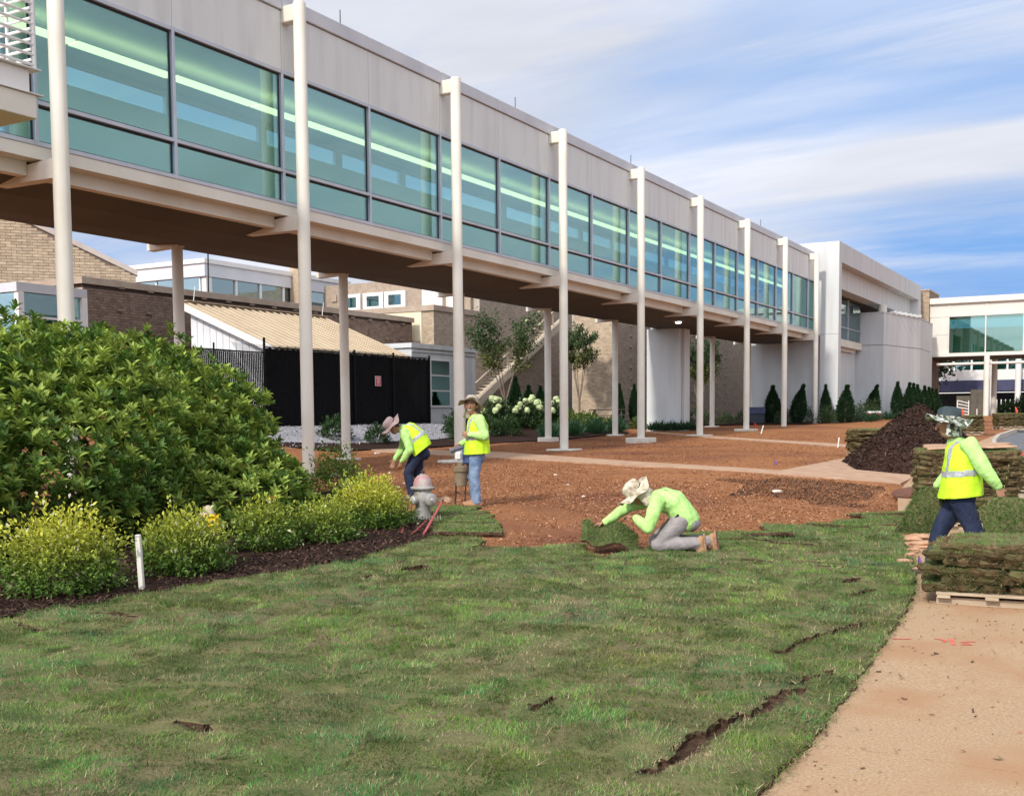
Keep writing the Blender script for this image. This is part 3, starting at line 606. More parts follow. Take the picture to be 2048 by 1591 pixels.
# ------------------------------------------------------------------ white block at the end of the walkway
tw = empty('white_end_block', g3(-14.5, 61.5), 'tall white stucco block where the walkway ends, deep frame round its window', 'building')
YT, YE, XT, ZT = 61.5, 87.0, -14.5, 10.9
glass_d = glass_mat('dark_teal_glass', (.30, .5, .48), (.75, .9, .92), .22, .3)
B('side_wall', (-17.4, YT, 5.9), (XT, YT + .35, ZT), white, tw); B('corner_pier', (XT - .75, YT + .351, .8), (XT - .002, YT + .62, ZT - .01), white, tw)
B('lower_side_wall', (-19.6, YT + .5, .8), (XT - .75, YT + .8, 5.86), white, tw); B('side_pier', (-15.5, YT, .8), (XT, YT + .349, 5.885), white, tw)
B('top_fascia', (XT - 1.6, YT + .352, 9.82), (XT - .004, YE, ZT - .004), white, tw); B('recessed_fascia', (XT - 1.4, YT + .7, 8.62), (XT - .55, YE - 1, 9.815), white, tw)
B('roof', (-19.6, YT + .36, 10.3), (XT - 1.61, YE, 10.6), white, tw); B('end_pier', (XT - 1.3, YE - 1, .8), (XT - .01, YE + .2, 9.815), white, tw)
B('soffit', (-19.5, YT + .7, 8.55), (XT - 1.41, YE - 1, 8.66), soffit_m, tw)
q = MB(); q.tube([(-15.2, 62.75, 1), (-15.2, 62.75, 8.62)], .15, 18); q.build('column', cream, tw, auto=True)
q = MB(); q.tube([(-15.0, 75.6, 7.9), (-15.0, 75.6, 8.62)], .3, 18); q.build('column', cream, tw, auto=True)
B('rear_wall', (-16.6, 62.31, .8), (-16.4, 74.19, 5.38), white, tw); B('rear_wall', (-19.6, 66.8, .8), (-16.61, 66.95, 5.8), white, tw)
q = MB(); q.prism([(-14.62, 74.2), (-13.4, 80.5), (-13.6, YE - .2), (-16.4, YE - .2), (-16.4, 74.2)], .8, 7.98); q.build('front_wall', white, tw)
q = MB(); q.prism([(-14.60, 74.17), (-13.37, 80.5), (-13.57, YE - .22), (-16.4, YE - .22), (-16.4, 74.15)], 7.984, 8.06); q.build('wall_cap', white, tw)
q = MB(); q.prism([(-14.615, 74.19), (-13.392, 80.5), (-13.6, YE - .23), (-16.41, YE - .23), (-16.41, 74.19)], 5.93, 5.955); q.build('joint', gask_m, tw)
for j in range(6): B('beam_end', (-14.55 + .17 * j, 75.6 + .86 * j, 8.07), (-14.1 + .17 * j, 75.78 + .86 * j, 8.2), white, tw)
for a, b in ((62.9, 66.6), (66.75, 70.4), (70.55, 74.1)):
    B('window_frame', (-16.2, a - .1, 5.9), (-16.0, a, 8.55), mull_m, tw)
    for z0, z1 in ((6.1, 6.75), (6.83, 8.53)): B('window_pane', (-16.1, a + .01, z0), (-16.09, b, z1), glass_d, tw)
    B('transom', (-16.2, a + .002, 6.76), (-16.0, b + .03, 6.82), mull_m, tw)
B('floor_edge', (-17.5, 62.3, 5.62), (-15.95, 74.15, 6.05), cream, tw); B('floor_beam', (-17.5, 62.3, 5.4), (-16.25, 73.6, 5.615), cream, tw)
B('inner_wall', (-18.6, 62.0, 5.9), (-18.5, 86, 8.5), inwall, tw)

# ------------------------------------------------------------------ footbridge across the drive
br = empty('footbridge', g3(-10, 88, 0), 'cream footbridge with large green panes crossing the drive beyond the white block', 'bridge')
bcream = pm('bridge_panel', (.66, .62, .54), (.70, .66, .58), .8, .7, 0)
YBR = 88.0; xs = [-14.0, -12.65, -10.1, -7.55, -5.0, -2.45, .1, 2.65]
B('roof_edge', (-14.1, YBR - .25, 9.6), (4, YBR + 4, 10.02), bcream, br); B('floor_edge', (-14.05, YBR - .2, 5.68), (4, YBR + 4, 5.93), bcream, br)
B('soffit', (-14, YBR + .1, 5.55), (4, YBR + 4, 5.67), soffit_m, br); B('ceiling', (-14, YBR + .1, 8.7), (4, YBR + 4, 8.8), inwall, br); B('rear_wall', (-14, YBR + 3.9, 5.94), (4, YBR + 3.99, 8.0), inwall, br)
gb = glass_mat('green_glass', (.42, .72, .60), (.75, .88, .88), .18, .3)
for i, (a, b) in enumerate(zip(xs[:-1], xs[1:])):
    B('fascia_panel', (a + .01, YBR, 8.62), (b - .01, YBR + .1, 9.6), bcream, br); B('panel_batten', (a - .02, YBR - .05, 8.62), (a + .1, YBR - .003, 9.6), bcream, br)
    if i == 0:
        B('side_panel', (a + .01, YBR, 5.94), (b - .05, YBR + .1, 7.28), bcream, br); B('side_panel', (a + .01, YBR, 7.3), (b - .05, YBR + .1, 8.6), bcream, br)
    else: B('window_pane', (a + .04, YBR + .03, 5.98), (b - .04, YBR + .04, 8.58), gb, br)
    B('mullion', (b - .04, YBR - .03, 5.93), (b + .04, YBR + .09, 8.61), bcream, br)
q = MB(); q.tube([(-13.4, YBR - .3, 5.1), (4, YBR - .3, 5.15)], .1, 12); q.build('drain_pipe', bcream, br, auto=True)
for X, yy in ((-9.9, 87.4), (-9.9, 92.2), (-3.5, 87.4)):
    q = MB(); q.tube([(X, yy, .9), (X, yy, 5.7)], .2, 18); q.build('column', cream, br, auto=True)

# ------------------------------------------------------------------ brickwork
brick_tan_lit = pm('tan_lit_brick', (.40, .30, .20), (.50, .385, .265), 5, .85, .4, 60, island=.16, objrand=.16)  # the gable's own tan; on sunlit wall ends, light put into the colour
brick_dark = pm('brown_brick', (.19, .125, .09), (.25, .17, .125), 5, .85, .4, 60, island=.2, objrand=.2)
brick_grey = pm('buff_brick', (.34, .265, .20), (.42, .335, .255), 5, .85, .4, 60, island=.14, objrand=.14)
mortar = pm('mortar', (.17, .125, .09), (.22, .165, .12), 8, .95)
mortar_d = pm('dark_mortar', (.05, .035, .027), (.075, .052, .04), 8, .95)
mortar_p = pm('pale_mortar', (.38, .33, .27), (.44, .39, .33), 8, .95)
stone_cap = pm('stone_coping', (.36, .27, .20), (.42, .33, .25), 2, .8)
def brick_face(parent, O, U, W, H, m, mort, clip=None, single=0, bl=.305, bh=.102, j=.012, proud=.012, skip=None):
    """a face of running-bond bricks, each with its own edges; the first ones as single objects, the rest joined"""
    O = Vector(O); U = Vector(U).normalized(); Nn = U.cross(Vector((0, 0, 1))); off = wloc(parent)
    L = bl - j; Hh = bh - j
    q = MB(); cells = []
    for r in range(int(H / bh) + 1):
        u = -(r % 2) * bl / 2; v = r * bh
        if v + Hh > H + .03: continue
        while u < W:
            a, b = max(u, 0), min(u + L, W)
            if b - a > .06 and (clip is None or (clip((a + b) / 2, v + Hh))): cells.append((a, b, v))
            u += bl
    fullm = MB(); fullm.add([(0, 0, 0), (L, 0, 0), (L, 0, Hh), (0, 0, Hh), (.004, -proud, .004), (L - .004, -proud, .004), (L - .004, -proud, Hh - .004), (.004, -proud, Hh - .004)], [(4, 5, 6, 7), (0, 1, 5, 4), (1, 2, 6, 5), (2, 3, 7, 6), (3, 0, 4, 7)])
    fme = None; cnt = 0; rot = math.atan2(U.y, U.x)
    order = cells if not single else sorted(cells, key=lambda c: (O + U * c[0] + Vector((0, 0, c[2])) - Vector((0, 0, 1.6))).length)
    for a, b, v in order:
        if skip and skip(a, b, v): continue
        if cnt < single and b - a > L - .001:
            if fme is None: fme = fullm.mesh('brick'); fme.materials.append(m)
            o = bpy.data.objects.new('brick', fme); COL.objects.link(o); o.parent = parent; o.location = O + U * a + Vector((0, 0, v)) - off; o.rotation_euler = (0, 0, rot); cnt += 1
        else:
            vs = []
            for (uu, zz, d) in ((a, v, 0), (b, v, 0), (b, v + Hh, 0), (a, v + Hh, 0), (a + .004, v + .004, proud), (b - .004, v + .004, proud), (b - .004, v + Hh - .004, proud), (a + .004, v + Hh - .004, proud)):
                vs.append(O + U * uu + Vector((0, 0, zz)) + Nn * d)
            q.add(vs, [(4, 5, 6, 7), (0, 1, 5, 4), (1, 2, 6, 5), (2, 3, 7, 6), (3, 0, 4, 7)])
    if q.v: tag(q.build('bricks', m, parent), kind='stuff')
# gabled building far left
ga = empty('gabled_brick_building', (-36, 24, 1), 'tan brick building with a sloping parapet rising behind the glass pavilion', 'building')
gu = Vector((.636, .771, 0)); gn = Vector((.771, -.636, 0)); gO = Vector((-37.4, 33.3, 0)) - gu * 10
def gtop(u): return 7.75 + .482 * (10 - u)
q = MB(); a, b = gO, gO + gu * 10
fr = [(a.x, a.y, 1), (b.x, b.y, 1), (b.x, b.y, 7.75), (a.x, a.y, gtop(0))]; bk = [(x - gn.x * 5, y - gn.y * 5, z) for x, y, z in fr]
q.add(fr + bk, [(0, 1, 2, 3), (7, 6, 5, 4), (1, 5, 6, 2), (3, 2, 6, 7), (0, 3, 7, 4), (0, 4, 5, 1)]); q.build('wall', mortar, ga)
brick_face(ga, gO + Vector((0, 0, 5.2)), gu, 10, 8, brick_tan_lit, mortar, clip=lambda u, v: 5.2 + v < gtop(u) - .12, single=300, bl=.40, bh=.118, j=.014)
q = MB(); vs = []
for p, z in ((a - gu * .1, gtop(0) + .02), (b + gu * .08, 7.74)):
    for dn, dz in ((.09, -.1), (.09, .12), (-.4, .12), (-.4, -.1)): vs.append(p + gn * dn + Vector((0, 0, z + dz)))
q.add(vs, [(0, 1, 2, 3), (7, 6, 5, 4), (0, 4, 5, 1), (1, 5, 6, 2), (2, 6, 7, 3), (3, 7, 4, 0)]); q.build('coping', pm('gable_coping', (.46, .38, .33), (.52, .44, .38), 2, .7), ga)

# long low dark brick building
db = empty('dark_brick_building', (-34, 38, 1), 'long low dark brown brick building with tan coping behind the black fence', 'building')
B('wall', (-41, 27.8, .8), (-34.0, 48.9, 6.555), mortar_d, db); B('roof', (-40.9, 27.9, 6.81), (-34.1, 48.8, 6.84), pm('roof_felt', (.3, .3, .3), (.35, .35, .35), 2), db)
B('coping', (-41.1, 27.68, 6.56), (-33.9, 49.0, 6.8), stone_cap, db)
brick_face(db, (-34.0, 27.8, 1.6), (0, 1, 0), 21.1, 4.85, brick_dark, mortar_d, single=300, bl=.305, bh=.105)
brick_face(db, (-36.0, 27.8, 1.6), (1, 0, 0), 2.0, 4.85, brick_tan_lit, mortar, single=0, bl=.305, bh=.105)  # end face towards the sun, its brightness put into a paler brick
pb = MB(); pb.box((0, 0, 0), (.10, .26, .09)); pbm = pb.mesh('projecting_brick'); pbm.materials.append(brick_dark)
def pbrick(parent, p, me=pbm):
    o = bpy.data.objects.new('projecting_brick', me); COL.objects.link(o); o.parent = parent; o.location = Vector(p) - wloc(parent)
for r in range(6):
    for c in range(14): pbrick(db, (-33.985, 29.3 + c * 1.42 + .08 * (r % 2), 2.3 + r * .84 - .01 * c))
q = MB(); q.tube([(-33.94, 33.1, 1), (-33.94, 33.1, 6.4)], .02, 6); q.build('conduit', stone_cap, db)
# glass pavilion at the left edge
gp = empty('glass_pavilion', (-30, 20, 1), 'white framed pavilion with pale teal glass beside the dark brick wall', 'building')
pav_glass = glass_mat('pavilion_glass', (.38, .62, .62), (.7, .9, .95), .34, .4)
B('roof', (-36, 22.0, 5.5), (-29.9, 24.6, 5.78), coping_m, gp); B('core', (-35.6, 22.6, 1), (-30.6, 24.5, 5.4), inwall, gp)
for x_, y_ in ((-30.0, 22.15), (-30.0, 24.5), (-33, 22.15), (-36, 22.15)): B('post', (x_ - .1, y_ - .1, 1), (x_ + .1, y_ + .1, 5.5), wpaint, gp)
for z in (3.95, 4.72): B('rail', (-30.06, 22.25, z), (-29.98, 24.4, z + .07), wpaint, gp); B('rail', (-35.9, 22.09, z), (-30.1, 22.17, z + .07), wpaint, gp)
for z0, z1 in ((2.0, 3.95), (4.02, 4.72), (4.79, 5.48)):
    B('window_pane', (-30.03, 22.26, z0), (-30.02, 24.39, z1), pav_glass, gp)
    for a_, b_ in ((-35.9, -33.1), (-32.9, -30.1)): B('window_pane', (a_, 22.12, z0), (b_, 22.13, z1), pav_glass, gp)
# clerestory block behind
cb = empty('clerestory_building', (-45, 50, 1), 'white fascia building with a row of teal clerestory windows above the dark brick wall', 'building')
fas = pm('white_fascia', (.60, .61, .63), (.68, .68, .70), .6, .5)
B('core', (-52, 45.3, 1), (-45.4, 57, 9.3), inwall, cb); B('fascia', (-53, 44.8, 9.35), (-44.9, 57.5, 10.05), fas, cb); B('cap', (-53.1, 44.7, 10.055), (-44.8, 57.6, 10.3), wpaint, cb); B('base_wall', (-52, 45.1, 1), (-45.1, 57.2, 8.0), stone_cap, cb)
cg = glass_mat('clerestory_glass', (.25, .5, .5), (.8, .95, 1), .30, .35)
for i in range(6):
    a = 45.3 + i * 2; B('window_pane', (-45.08, a + .12, 8.05), (-45.07, a + 1.95, 9.33), cg, cb); B('mullion', (-45.12, a - .05, 8.0), (-44.98, a + .1, 9.34), wpaint, cb)
B('corner_post', (-45.3, 44.95, 8.0), (-44.96, 45.24, 9.34), wpaint, cb)
for i in range(4):
    a = -45.5 - i * 1.7; B('window_pane', (a - 1.6, 45.0, 8.05), (a, 45.01, 9.33), cg, cb); B('mullion', (a, 44.95, 8.0), (a + .1, 45.06, 9.34), wpaint, cb)
q = MB(); q.tube([(-43.5, 43.6, 6), (-43.6, 43.8, 11.5)], .04, 6)
thing1('steel_cable', q, gask_m, 'thin dark cable with a yellow sleeve hanging before the clerestory corner', 'cable', loc=(-43.5, 43.6, 6))

# shed with a tan ribbed roof
sh = empty('ribbed_roof_shed', (-29.5, 35, 1.2), 'white shed with a tan ribbed metal roof sloping down to the black fence', 'shed')
tanroof = pm('tan_metal_roof', (.50, .395, .265), (.56, .45, .31), 1.2, .5, .05, 20)
sidew = pm('white_siding', (.70, .70, .70), (.76, .76, .76), 2, .6)
HZ, LZ, HX, LX_, SY0, SY1 = 6.0, 4.12, -32.0, -27.4, 31.0, 39.1
def rz_(x): return LZ + (HZ - LZ) * (x - LX_) / (HX - LX_)
q = MB(); q.extr([(HX, HZ), (HX, HZ - .12), (LX_, LZ - .12), (LX_, LZ)], SY0 - .25, SY1 + .2); q.build('roof_deck', tanroof, sh)
for i in range(20):
    yy = SY0 - .1 + i * .43; q = MB(); q.extr([(HX + .02, HZ + .003), (HX + .02, HZ + .055), (LX_ + .02, LZ + .055), (LX_ + .02, LZ + .003)], yy, yy + .09); q.build('roof_rib', tanroof, sh)
q = MB(); q.extr([(HX - .03, HZ - .26), (HX - .03, HZ - .02), (LX_ + .05, LZ - .02), (LX_ + .05, LZ - .26)], SY0 - .36, SY0 - .255); q.build('barge_board', wpaint, sh)
q = MB(); q.extr([(HX + .1, 1), (HX + .1, HZ - .13), (LX_ - .3, rz_(LX_ - .3) - .13), (LX_ - .3, 1)], SY0 + .05, SY1 - .1); q.build('wall', sidew, sh)
for i in range(13):
    x0 = HX + .12 + i * .33; q = MB(); q.box((x0, SY0 + .02, 1), (x0 + .31, SY0 + .048, rz_(x0 + .31) - .15)); q.build('siding_board', sidew, sh)
q = MB(); q.box((HX - .05, SY0 - .2, HZ + .058), (HX + .16, SY1 + .15, HZ + .085)); q.build('ridge_cap', tanroof, sh)
for yy in (31.2, 38.9):
    q = MB(); q.tube([(HX + .1, yy, HZ + .085), (HX + .15, yy + .05, HZ + .65)], .015, 6); q.build('spike', wpaint, sh)
# white block with three-light window
wb = empty('white_annex', (-29, 44, 1.2), 'low white annex with a three-pane teal window beside the end of the fence', 'building')
B('wall', (-33.5, 41.65, .8), (-29.0, 47.2, 4.7), white, wb); B('coping', (-33.6, 41.55, 4.705), (-28.92, 47.3, 4.92), white, wb); B('band', (-28.995, 41.66, 4.52), (-28.95, 47.2, 4.56), coping_m, wb)
w = B('window_frame', (-28.99, 43.05, 2.0), (-28.93, 44.8, 4.25), wpaint, wb)
for i in range(3): B('pane', (-28.925, 43.15, 2.09 + i * .72), (-28.918, 44.7, 2.74 + i * .72), glass_mat('annex_glass', (.1, .25, .23), (.5, .85, .8), .45, .3), w)
# brick block with terrace and doors, large wall with stair
bb = empty('buff_brick_block', (-33, 55, 1.2), 'large buff brick block with a terrace, doors and an outside stair', 'building')
B('block_wall', (-40, 49.5, .8), (-33.0, 54.2, 7.2), mortar_p, bb); B('block_coping', (-44, 49.38, 7.205), (-32.9, 54.2, 7.5), stone_cap, bb); B('terrace_wall', (-44, 49.44, 5.0), (-33.75, 49.495, 7.2), pm('cream_wall', (.72, .62, .42), (.76, .66, .46), 1, .8), bb)
brick_face(bb, (-33.0, 49.5, 1.2), (0, 1, 0), 4.7, 6.0, brick_grey, mortar_p, bh=.105)
brick_face(bb, (-33.72, 49.5, 1.2), (1, 0, 0), .72, 6.0, brick_tan_lit, mortar_p, bh=.105)  # sunlight on this narrow return is put into a paler brick
B('link_wall', (-36, 48.95, 4.9), (-33.8, 49.4, 5.6), stone_cap, bb); B('link_window', (-35.5, 49.05, 4.5), (-33.85, 49.1, 5.45), glass_d, bb)
B('main_wall', (-40, 54.21, .8), (-33.0, 66.5, 9.5), mortar_p, bb); brick_face(bb, (-33.0, 54.21, 1.1), (0, 1, 0), 12.2, 8.0, brick_grey, mortar_p, bh=.105)
B('pilaster', (-45.0, 51.9, 7.5), (-44.0, 52.6, 11.5), brick_tan_lit, bb); B('rear_wall', (-44.0, 53.9, 7.5), (-33.4, 54.19, 9.6), brick_grey, bb)
for a in (-42.6, -40.9, -39.3): 
    d = B('door', (a, 53.7, 7.5), (a + 1.5, 53.89, 8.95), wpaint, bb); B('door_light', (a + .3, 53.68, 8.15), (a + 1.2, 53.698, 8.75), glass_d, d)
B('clock', (-43.4, 53.8, 8.6), (-43.0, 53.89, 9.0), stone_cap, bb)
B('door', (-36.6, 53.7, 7.51), (-35.2, 53.885, 9.0), wpaint, bb); B('door', (-34.9, 53.7, 7.51), (-33.9, 53.885, 9.0), wpaint, bb)
stc = pm('stair_concrete', (.50, .41, .30), (.56, .47, .36), 3, .85)
q = MB(); q.extr([(52.2, 2.0), (62.6, 7.15), (62.6, 7.65), (52.2, 2.5)], -32.2, -31.9, axis='x'); q.build('stair_stringer', stc, bb)
for i in range(26): B('step', (-32.98, 52.4 + i * .39, 2.28 + i * .193), (-32.21, 52.76 + i * .39, 2.4 + i * .193), stc, bb)
for a, b in ((51.9, 55.8), (57.2, 61.5)):
    za, zb = 2.2 + (a - 52.2) * .495 + 1.2, 2.2 + (b - 52.2) * .495 + 1.2
    q = MB(); q.tube([(-32.05, a, za - 1.0), (-32.05, a, za), (-32.05, b, zb), (-32.05, b, zb - 1.0)], .04, 8); q.build('handrail', stc, bb)
# right-hand brick wing
rw = empty('projecting_brick_wing', (-27, 65, 1.2), 'buff brick wing with rows of projecting bricks beyond the walkway columns', 'building')
B('wall', (-29.0, 58.0, .8), (-26.3, 84, 8), mortar_p, rw)
brick_face(rw, (-28.9, 58.0, 1.1), (1, 0, 0), 2.6, 6.8, brick_tan_lit, mortar_p, bh=.105); brick_face(rw, (-26.3, 58.0, 1.1), (0, 1, 0), 26, 6.8, brick_grey, mortar_p, bh=.105)  # one wing: paler brick copy for the sunlit end, duller for the shaded side
pg = MB(); pg.box((0, 0, 0), (.1, .24, .09)); pgm = pg.mesh('projecting_brick'); pgm.materials.append(brick_grey)
for yy in (60.2, 61.6, 68.6, 70.6, 75.4, 77.4):
    for r in range(9): pbrick(rw, (-26.285, yy, 1.8 + r * .62), pgm)
B('doorway', (-31.5, 66.0, .9), (-29.1, 66.49, 4.0), gask_m, rw); 
q = MB(); q.tube([(-26.2, 58.1, 1), (-26.2, 58.1, 7)], .06, 8); q.build('downpipe', cream, rw)
# brick pillar between the white block and the bridge
bp_ = empty('brick_tower', g3(-14.4, 88.5), 'narrow buff brick tower between the white block and the footbridge', 'tower')
B('core', (-15.2, 87.6, .8), (-14.0, 92, 10.6), mortar, bp_); B('cap', (-15.25, 87.55, 10.605), (-13.95, 92.05, 10.72), stone_cap, bp_); B('side_return', (-13.999, 87.62, .8), (-13.9, 91.9, 5.5), brick_dark, bp_)
brick_face(bp_, (-15.2, 87.6, 1.2), (1, 0, 0), 1.2, 9.4, brick_tan_lit, mortar, bh=.105)
# building and canopy beyond the bridge
fb = empty('far_canopy_building', (-6, 112, 1), 'white building with a dark blue canopy band seen under the footbridge', 'building')
B('wall', (-22, 116, 1), (10, 120, 9), inwall, fb); B('canopy', (-18, 104, 3.35), (10, 110, 4.3), pm('navy_canopy', (.055, .06, .12), (.07, .075, .14), 2, .6), fb); B('canopy_roof', (-18, 104.1, 4.305), (10, 110, 5.2), wpaint, fb)
for X in (-11.2, -9.2, -8.2, -7.0, -5.4, -3.9): 
    q = MB(); q.tube([(X, 103.2, 1), (X, 103.2, 6.3)], .24, 14); q.build('column', wpaint, fb, auto=True)
for i in range(5): B('window_pane', (-16 + i * 1.6, 115.9, 5.3), (-14.6 + i * 1.6, 115.95, 7.5), glass_d, fb)
for i in range(6): B('window_mullion', (-16.12 + i * 1.6, 115.86, 5.25), (-16.02 + i * 1.6, 115.99, 7.55), wpaint, fb)
B('far_wall', (-18, 111, 1), (10, 111.2, 3.3), gask_m, fb)
for i in range(14): B('baluster', (-14 + i * .35, 102.9, 1.2), (-13.92 + i * .35, 102.95, 2.6), wpaint, fb)

# ------------------------------------------------------------------ black fence
fe = empty('black_fence', g3(-26, 28), 'tall black chain link fence with privacy slats behind the walkway', 'fence')
fblk = pm('black_vinyl', (.005, .005, .006), (.009, .009, .010), 6, .6, spec=.15)
XFn = -26.0
slm = MB(); slm.box((-.012, 0, 0), (.012, .083, 2.72)); slme = slm.mesh('slat'); slme.materials.append(fblk)
slm2 = MB(); slm2.box((-.006, 0, 0), (.006, .052, 2.5)); slme2 = slm2.mesh('slat'); slme2.materials.append(fblk)
k = 0
yy = 28.6
rs = random.Random(3); ang = []
while yy < 38.5:
    o = bpy.data.objects.new('slat', slme); COL.objects.link(o); o.parent = fe; o.location = Vector((XFn + rs.uniform(-.004, .004), yy, 1.22 + rs.uniform(-.02, .02))) - wloc(fe); o.rotation_euler = (0, 0, rs.uniform(-.06, .06)); yy += .089
yy = 19.0
while yy < 28.5:
    o = bpy.data.objects.new('slat', slme2); COL.objects.link(o); o.parent = fe; o.location = Vector((XFn, yy, 1.25)) - wloc(fe); yy += .086
for yy in list(np.arange(19, 28.5, 2.4)) + [28.55, 31.0, 33.5, 36.0, 38.55]:
    h = 4.05 if yy > 28 else 3.95; q = MB(); q.tube([(XFn + .05, yy, .9), (XFn + .05, yy, h + (.25 if 28 < yy < 29 else .06))], .045 if yy > 28 else .03, 10); q.build('post', fblk, fe, auto=True)
q = MB(); q.tube([(XFn + .05, 19, 3.78), (XFn + .05, 28.5, 3.78)], .025, 8); q.build('top_rail', fblk, fe); q = MB(); q.tube([(XFn + .05, 28.6, 3.98), (XFn + .05, 38.5, 3.98)], .025, 8); q.build('top_rail', fblk, fe)
# the diamond mesh itself
q = MB()
def wire(a, b, r=.004):
    a = Vector(a); b = Vector(b); t = (b - a).normalized(); s = Vector((1, 0, 0)) * r; w = t.cross(s).normalized() * r
    q.add([a - w, a + w, b + w, b - w], [(0, 1, 2, 3)])
for i in range(320):
    a = 19 + i * .0615 - 2.6
    for s in (0, 1):
        y0, y1 = (a, a + 2.7) if s == 0 else (a + 2.7, a); z0, z1 = 1.22, 3.92 + (.15 if a > 27 else -.1)
        lo, hi = 19.0, 38.5
        ya, yb_ = y0, y1; za, zb = z0, z1
        if min(ya, yb_) < lo or max(ya, yb_) > hi: continue
        wire((XFn + .022, ya, za), (XFn + .022, yb_, zb), .007)
tag(q.build('wire_mesh', fblk, fe), kind='stuff')
sg = empty('warning_sign', (-25.93, 34.9, 2.9), 'small red and white warning sign on the black fence', 'sign')
B('plate', (-25.935, 34.75, 2.78), (-25.92, 35.12, 3.16), pm('sign_white', (.75, .6, .6), (.8, .65, .65), 3, .5), sg); B('face', (-25.919, 34.775, 2.81), (-25.914, 35.095, 3.13), pm('sign_red', (.55, .03, .06), (.6, .05, .08), 3, .5), sg)
for i, (a, b) in enumerate(((.05, .27), (.03, .29), (.08, .24), (.04, .28), (.1, .22))): B('text_line', (-25.9135, 34.775 + a, 3.07 - i * .055), (-25.911, 34.775 + b, 3.10 - i * .055), MATS['sign_white'], sg)

# ------------------------------------------------------------------ plants
leaf_m = attr_mat('leaves', .5, .28, .35)
bark_m = pm('bark', (.20, .14, .10), (.30, .23, .17), 14, .9, .6, 50)
def unit(v): return v / (np.linalg.norm(v, axis=1, keepdims=True) + 1e-9)
def leaf_arrays(p, d, nrm, L, asp, col, fold=.25, curl=.15):
    """one folded, pointed leaf per row: 6 corners, 4 triangles"""
    s = unit(np.cross(d, nrm)); n2 = np.cross(s, d); W = (L * asp)[:, None]; Lc = L[:, None]
    a = p; m1 = p + d * Lc * .42; m2 = p + d * Lc * .75 - n2 * Lc * curl * .3; t = p + d * Lc - n2 * Lc * curl
    V = np.stack([a, m1 + s * W / 2 + n2 * W * fold, m2 + s * W * .36 + n2 * W * fold * .7, t, m2 - s * W * .36 + n2 * W * fold * .7, m1 - s * W / 2 + n2 * W * fold, m1], 1).reshape(-1, 3)
    k = np.arange(len(p))[:, None] * 7
    F = np.concatenate([k + np.array(q) for q in ((0, 1, 6), (0, 6, 5), (6, 1, 2), (6, 2, 3), (6, 3, 4), (6, 4, 5))])
    return V, F, np.repeat(col, 7, 0)
def simple_leaves(p, d, nrm, L, asp, col):
    s = unit(np.cross(d, nrm)); W = (L * asp)[:, None]; m = p + d * (L * .5)[:, None]; n2 = np.cross(s, d) * W * .2
    V = np.stack([p, m + s * W / 2 + n2, p + d * L[:, None], m - s * W / 2 + n2], 1).reshape(-1, 3); k = np.arange(len(p))[:, None] * 4
    return V, np.concatenate([k + np.array((0, 1, 2)), k + np.array((0, 2, 3))]), np.repeat(col, 4, 0)
def rdir(n): return unit(RNG.normal(size=(n, 3)))

# big glossy shrub: rosettes of long leaves over a mound
ELL = [(-11.9, 8.3, .9, 2.3, 2.6, 1.85), (-12.5, 10.6, .8, 2.2, 2.4, 1.95), (-12.7, 12.1, .5, 1.45, 1.35, 1.6), (-11.8, 6.0, .9, 2.2, 2.3, 1.75), (-12.0, 12.95, .3, .8, .8, .75), (-10.6, 10.2, .3, 1.2, 2.0, .95)]
bush = empty('large_leafy_shrub', g3(-11.5, 9.5), 'huge rounded shrub with glossy green leaf rosettes in front of the walkway columns', 'shrub')
P, Nn = [], []
for (x, y, z, a, b, c) in ELL:
    n = int(1000 * (a * b + a * c + b * c) / 3); d = rdir(n); d[:, 2] = np.abs(d[:, 2]) * np.where(RNG.random(n) < .72, 1, -.6)
    k = np.where(RNG.random(n) < .72, RNG.uniform(.86, 1.03, n), RNG.uniform(.55, .86, n)); w = 1 + .09 * vnoise(d[:, 0] * 3 + x, d[:, 1] * 3 + d[:, 2] * 4, .6, 7)
    p = np.array([x, y, z]) + d * np.array([a, b, c]) * (k * w)[:, None]; nn = unit(d / np.array([a, b, c])); P.append(p); Nn.append(nn)
P = np.concatenate(P); Nn = np.concatenate(Nn); keep = np.ones(len(P), bool)
for (x, y, z, a, b, c) in ELL: keep &= (((P - [x, y, z]) / [a, b, c]) ** 2).sum(1) > .28
keep &= P[:, 2] > gz(P[:, 0], P[:, 1]) + .12
keep &= (Nn @ np.array([.75, -.6, .25]) > -.6) | (Nn[:, 2] > .5); P, Nn = P[keep], Nn[keep]
lp, ld, ln, ll, lc = [], [], [], [], []
for p, n_ in zip(P, Nn):
    ax = n_ * .6 + np.array([0, 0, 1.0]) + RNG.normal(0, .25, 3); ax /= np.linalg.norm(ax); t1 = np.cross(ax, [1, .2, .1]); t1 /= np.linalg.norm(t1); t2 = np.cross(ax, t1)
    m = RNG.integers(7, 11); ph = RNG.uniform(0, 6.28); young = RNG.random() < .30 + .3 * (n_[2] > .3); base = np.array([(.115, .205, .032), (.15, .245, .036), (.09, .17, .027), (.30, .39, .065)][3 if young else RNG.integers(0, 3)]) * RNG.uniform(.8, 1.2)
    for i in range(m):
        th = ph + i * 2.4; up = .55 + .95 * (1 - i / m); dd = (t1 * math.cos(th) + t2 * math.sin(th)) + ax * up; dd /= np.linalg.norm(dd)
        lp.append(p + ax * (.05 * (1 - i / m))); ld.append(dd); ln.append(ax + RNG.normal(0, .2, 3)); ll.append(RNG.uniform(.085, .15)); lc.append(base * RNG.uniform(.8, 1.25))
lp, ld, ln, ll, lc = map(np.array, (lp, ld, ln, ll, lc)); lc[RNG.random(len(lc)) < .004] = (.28, .06, .02)
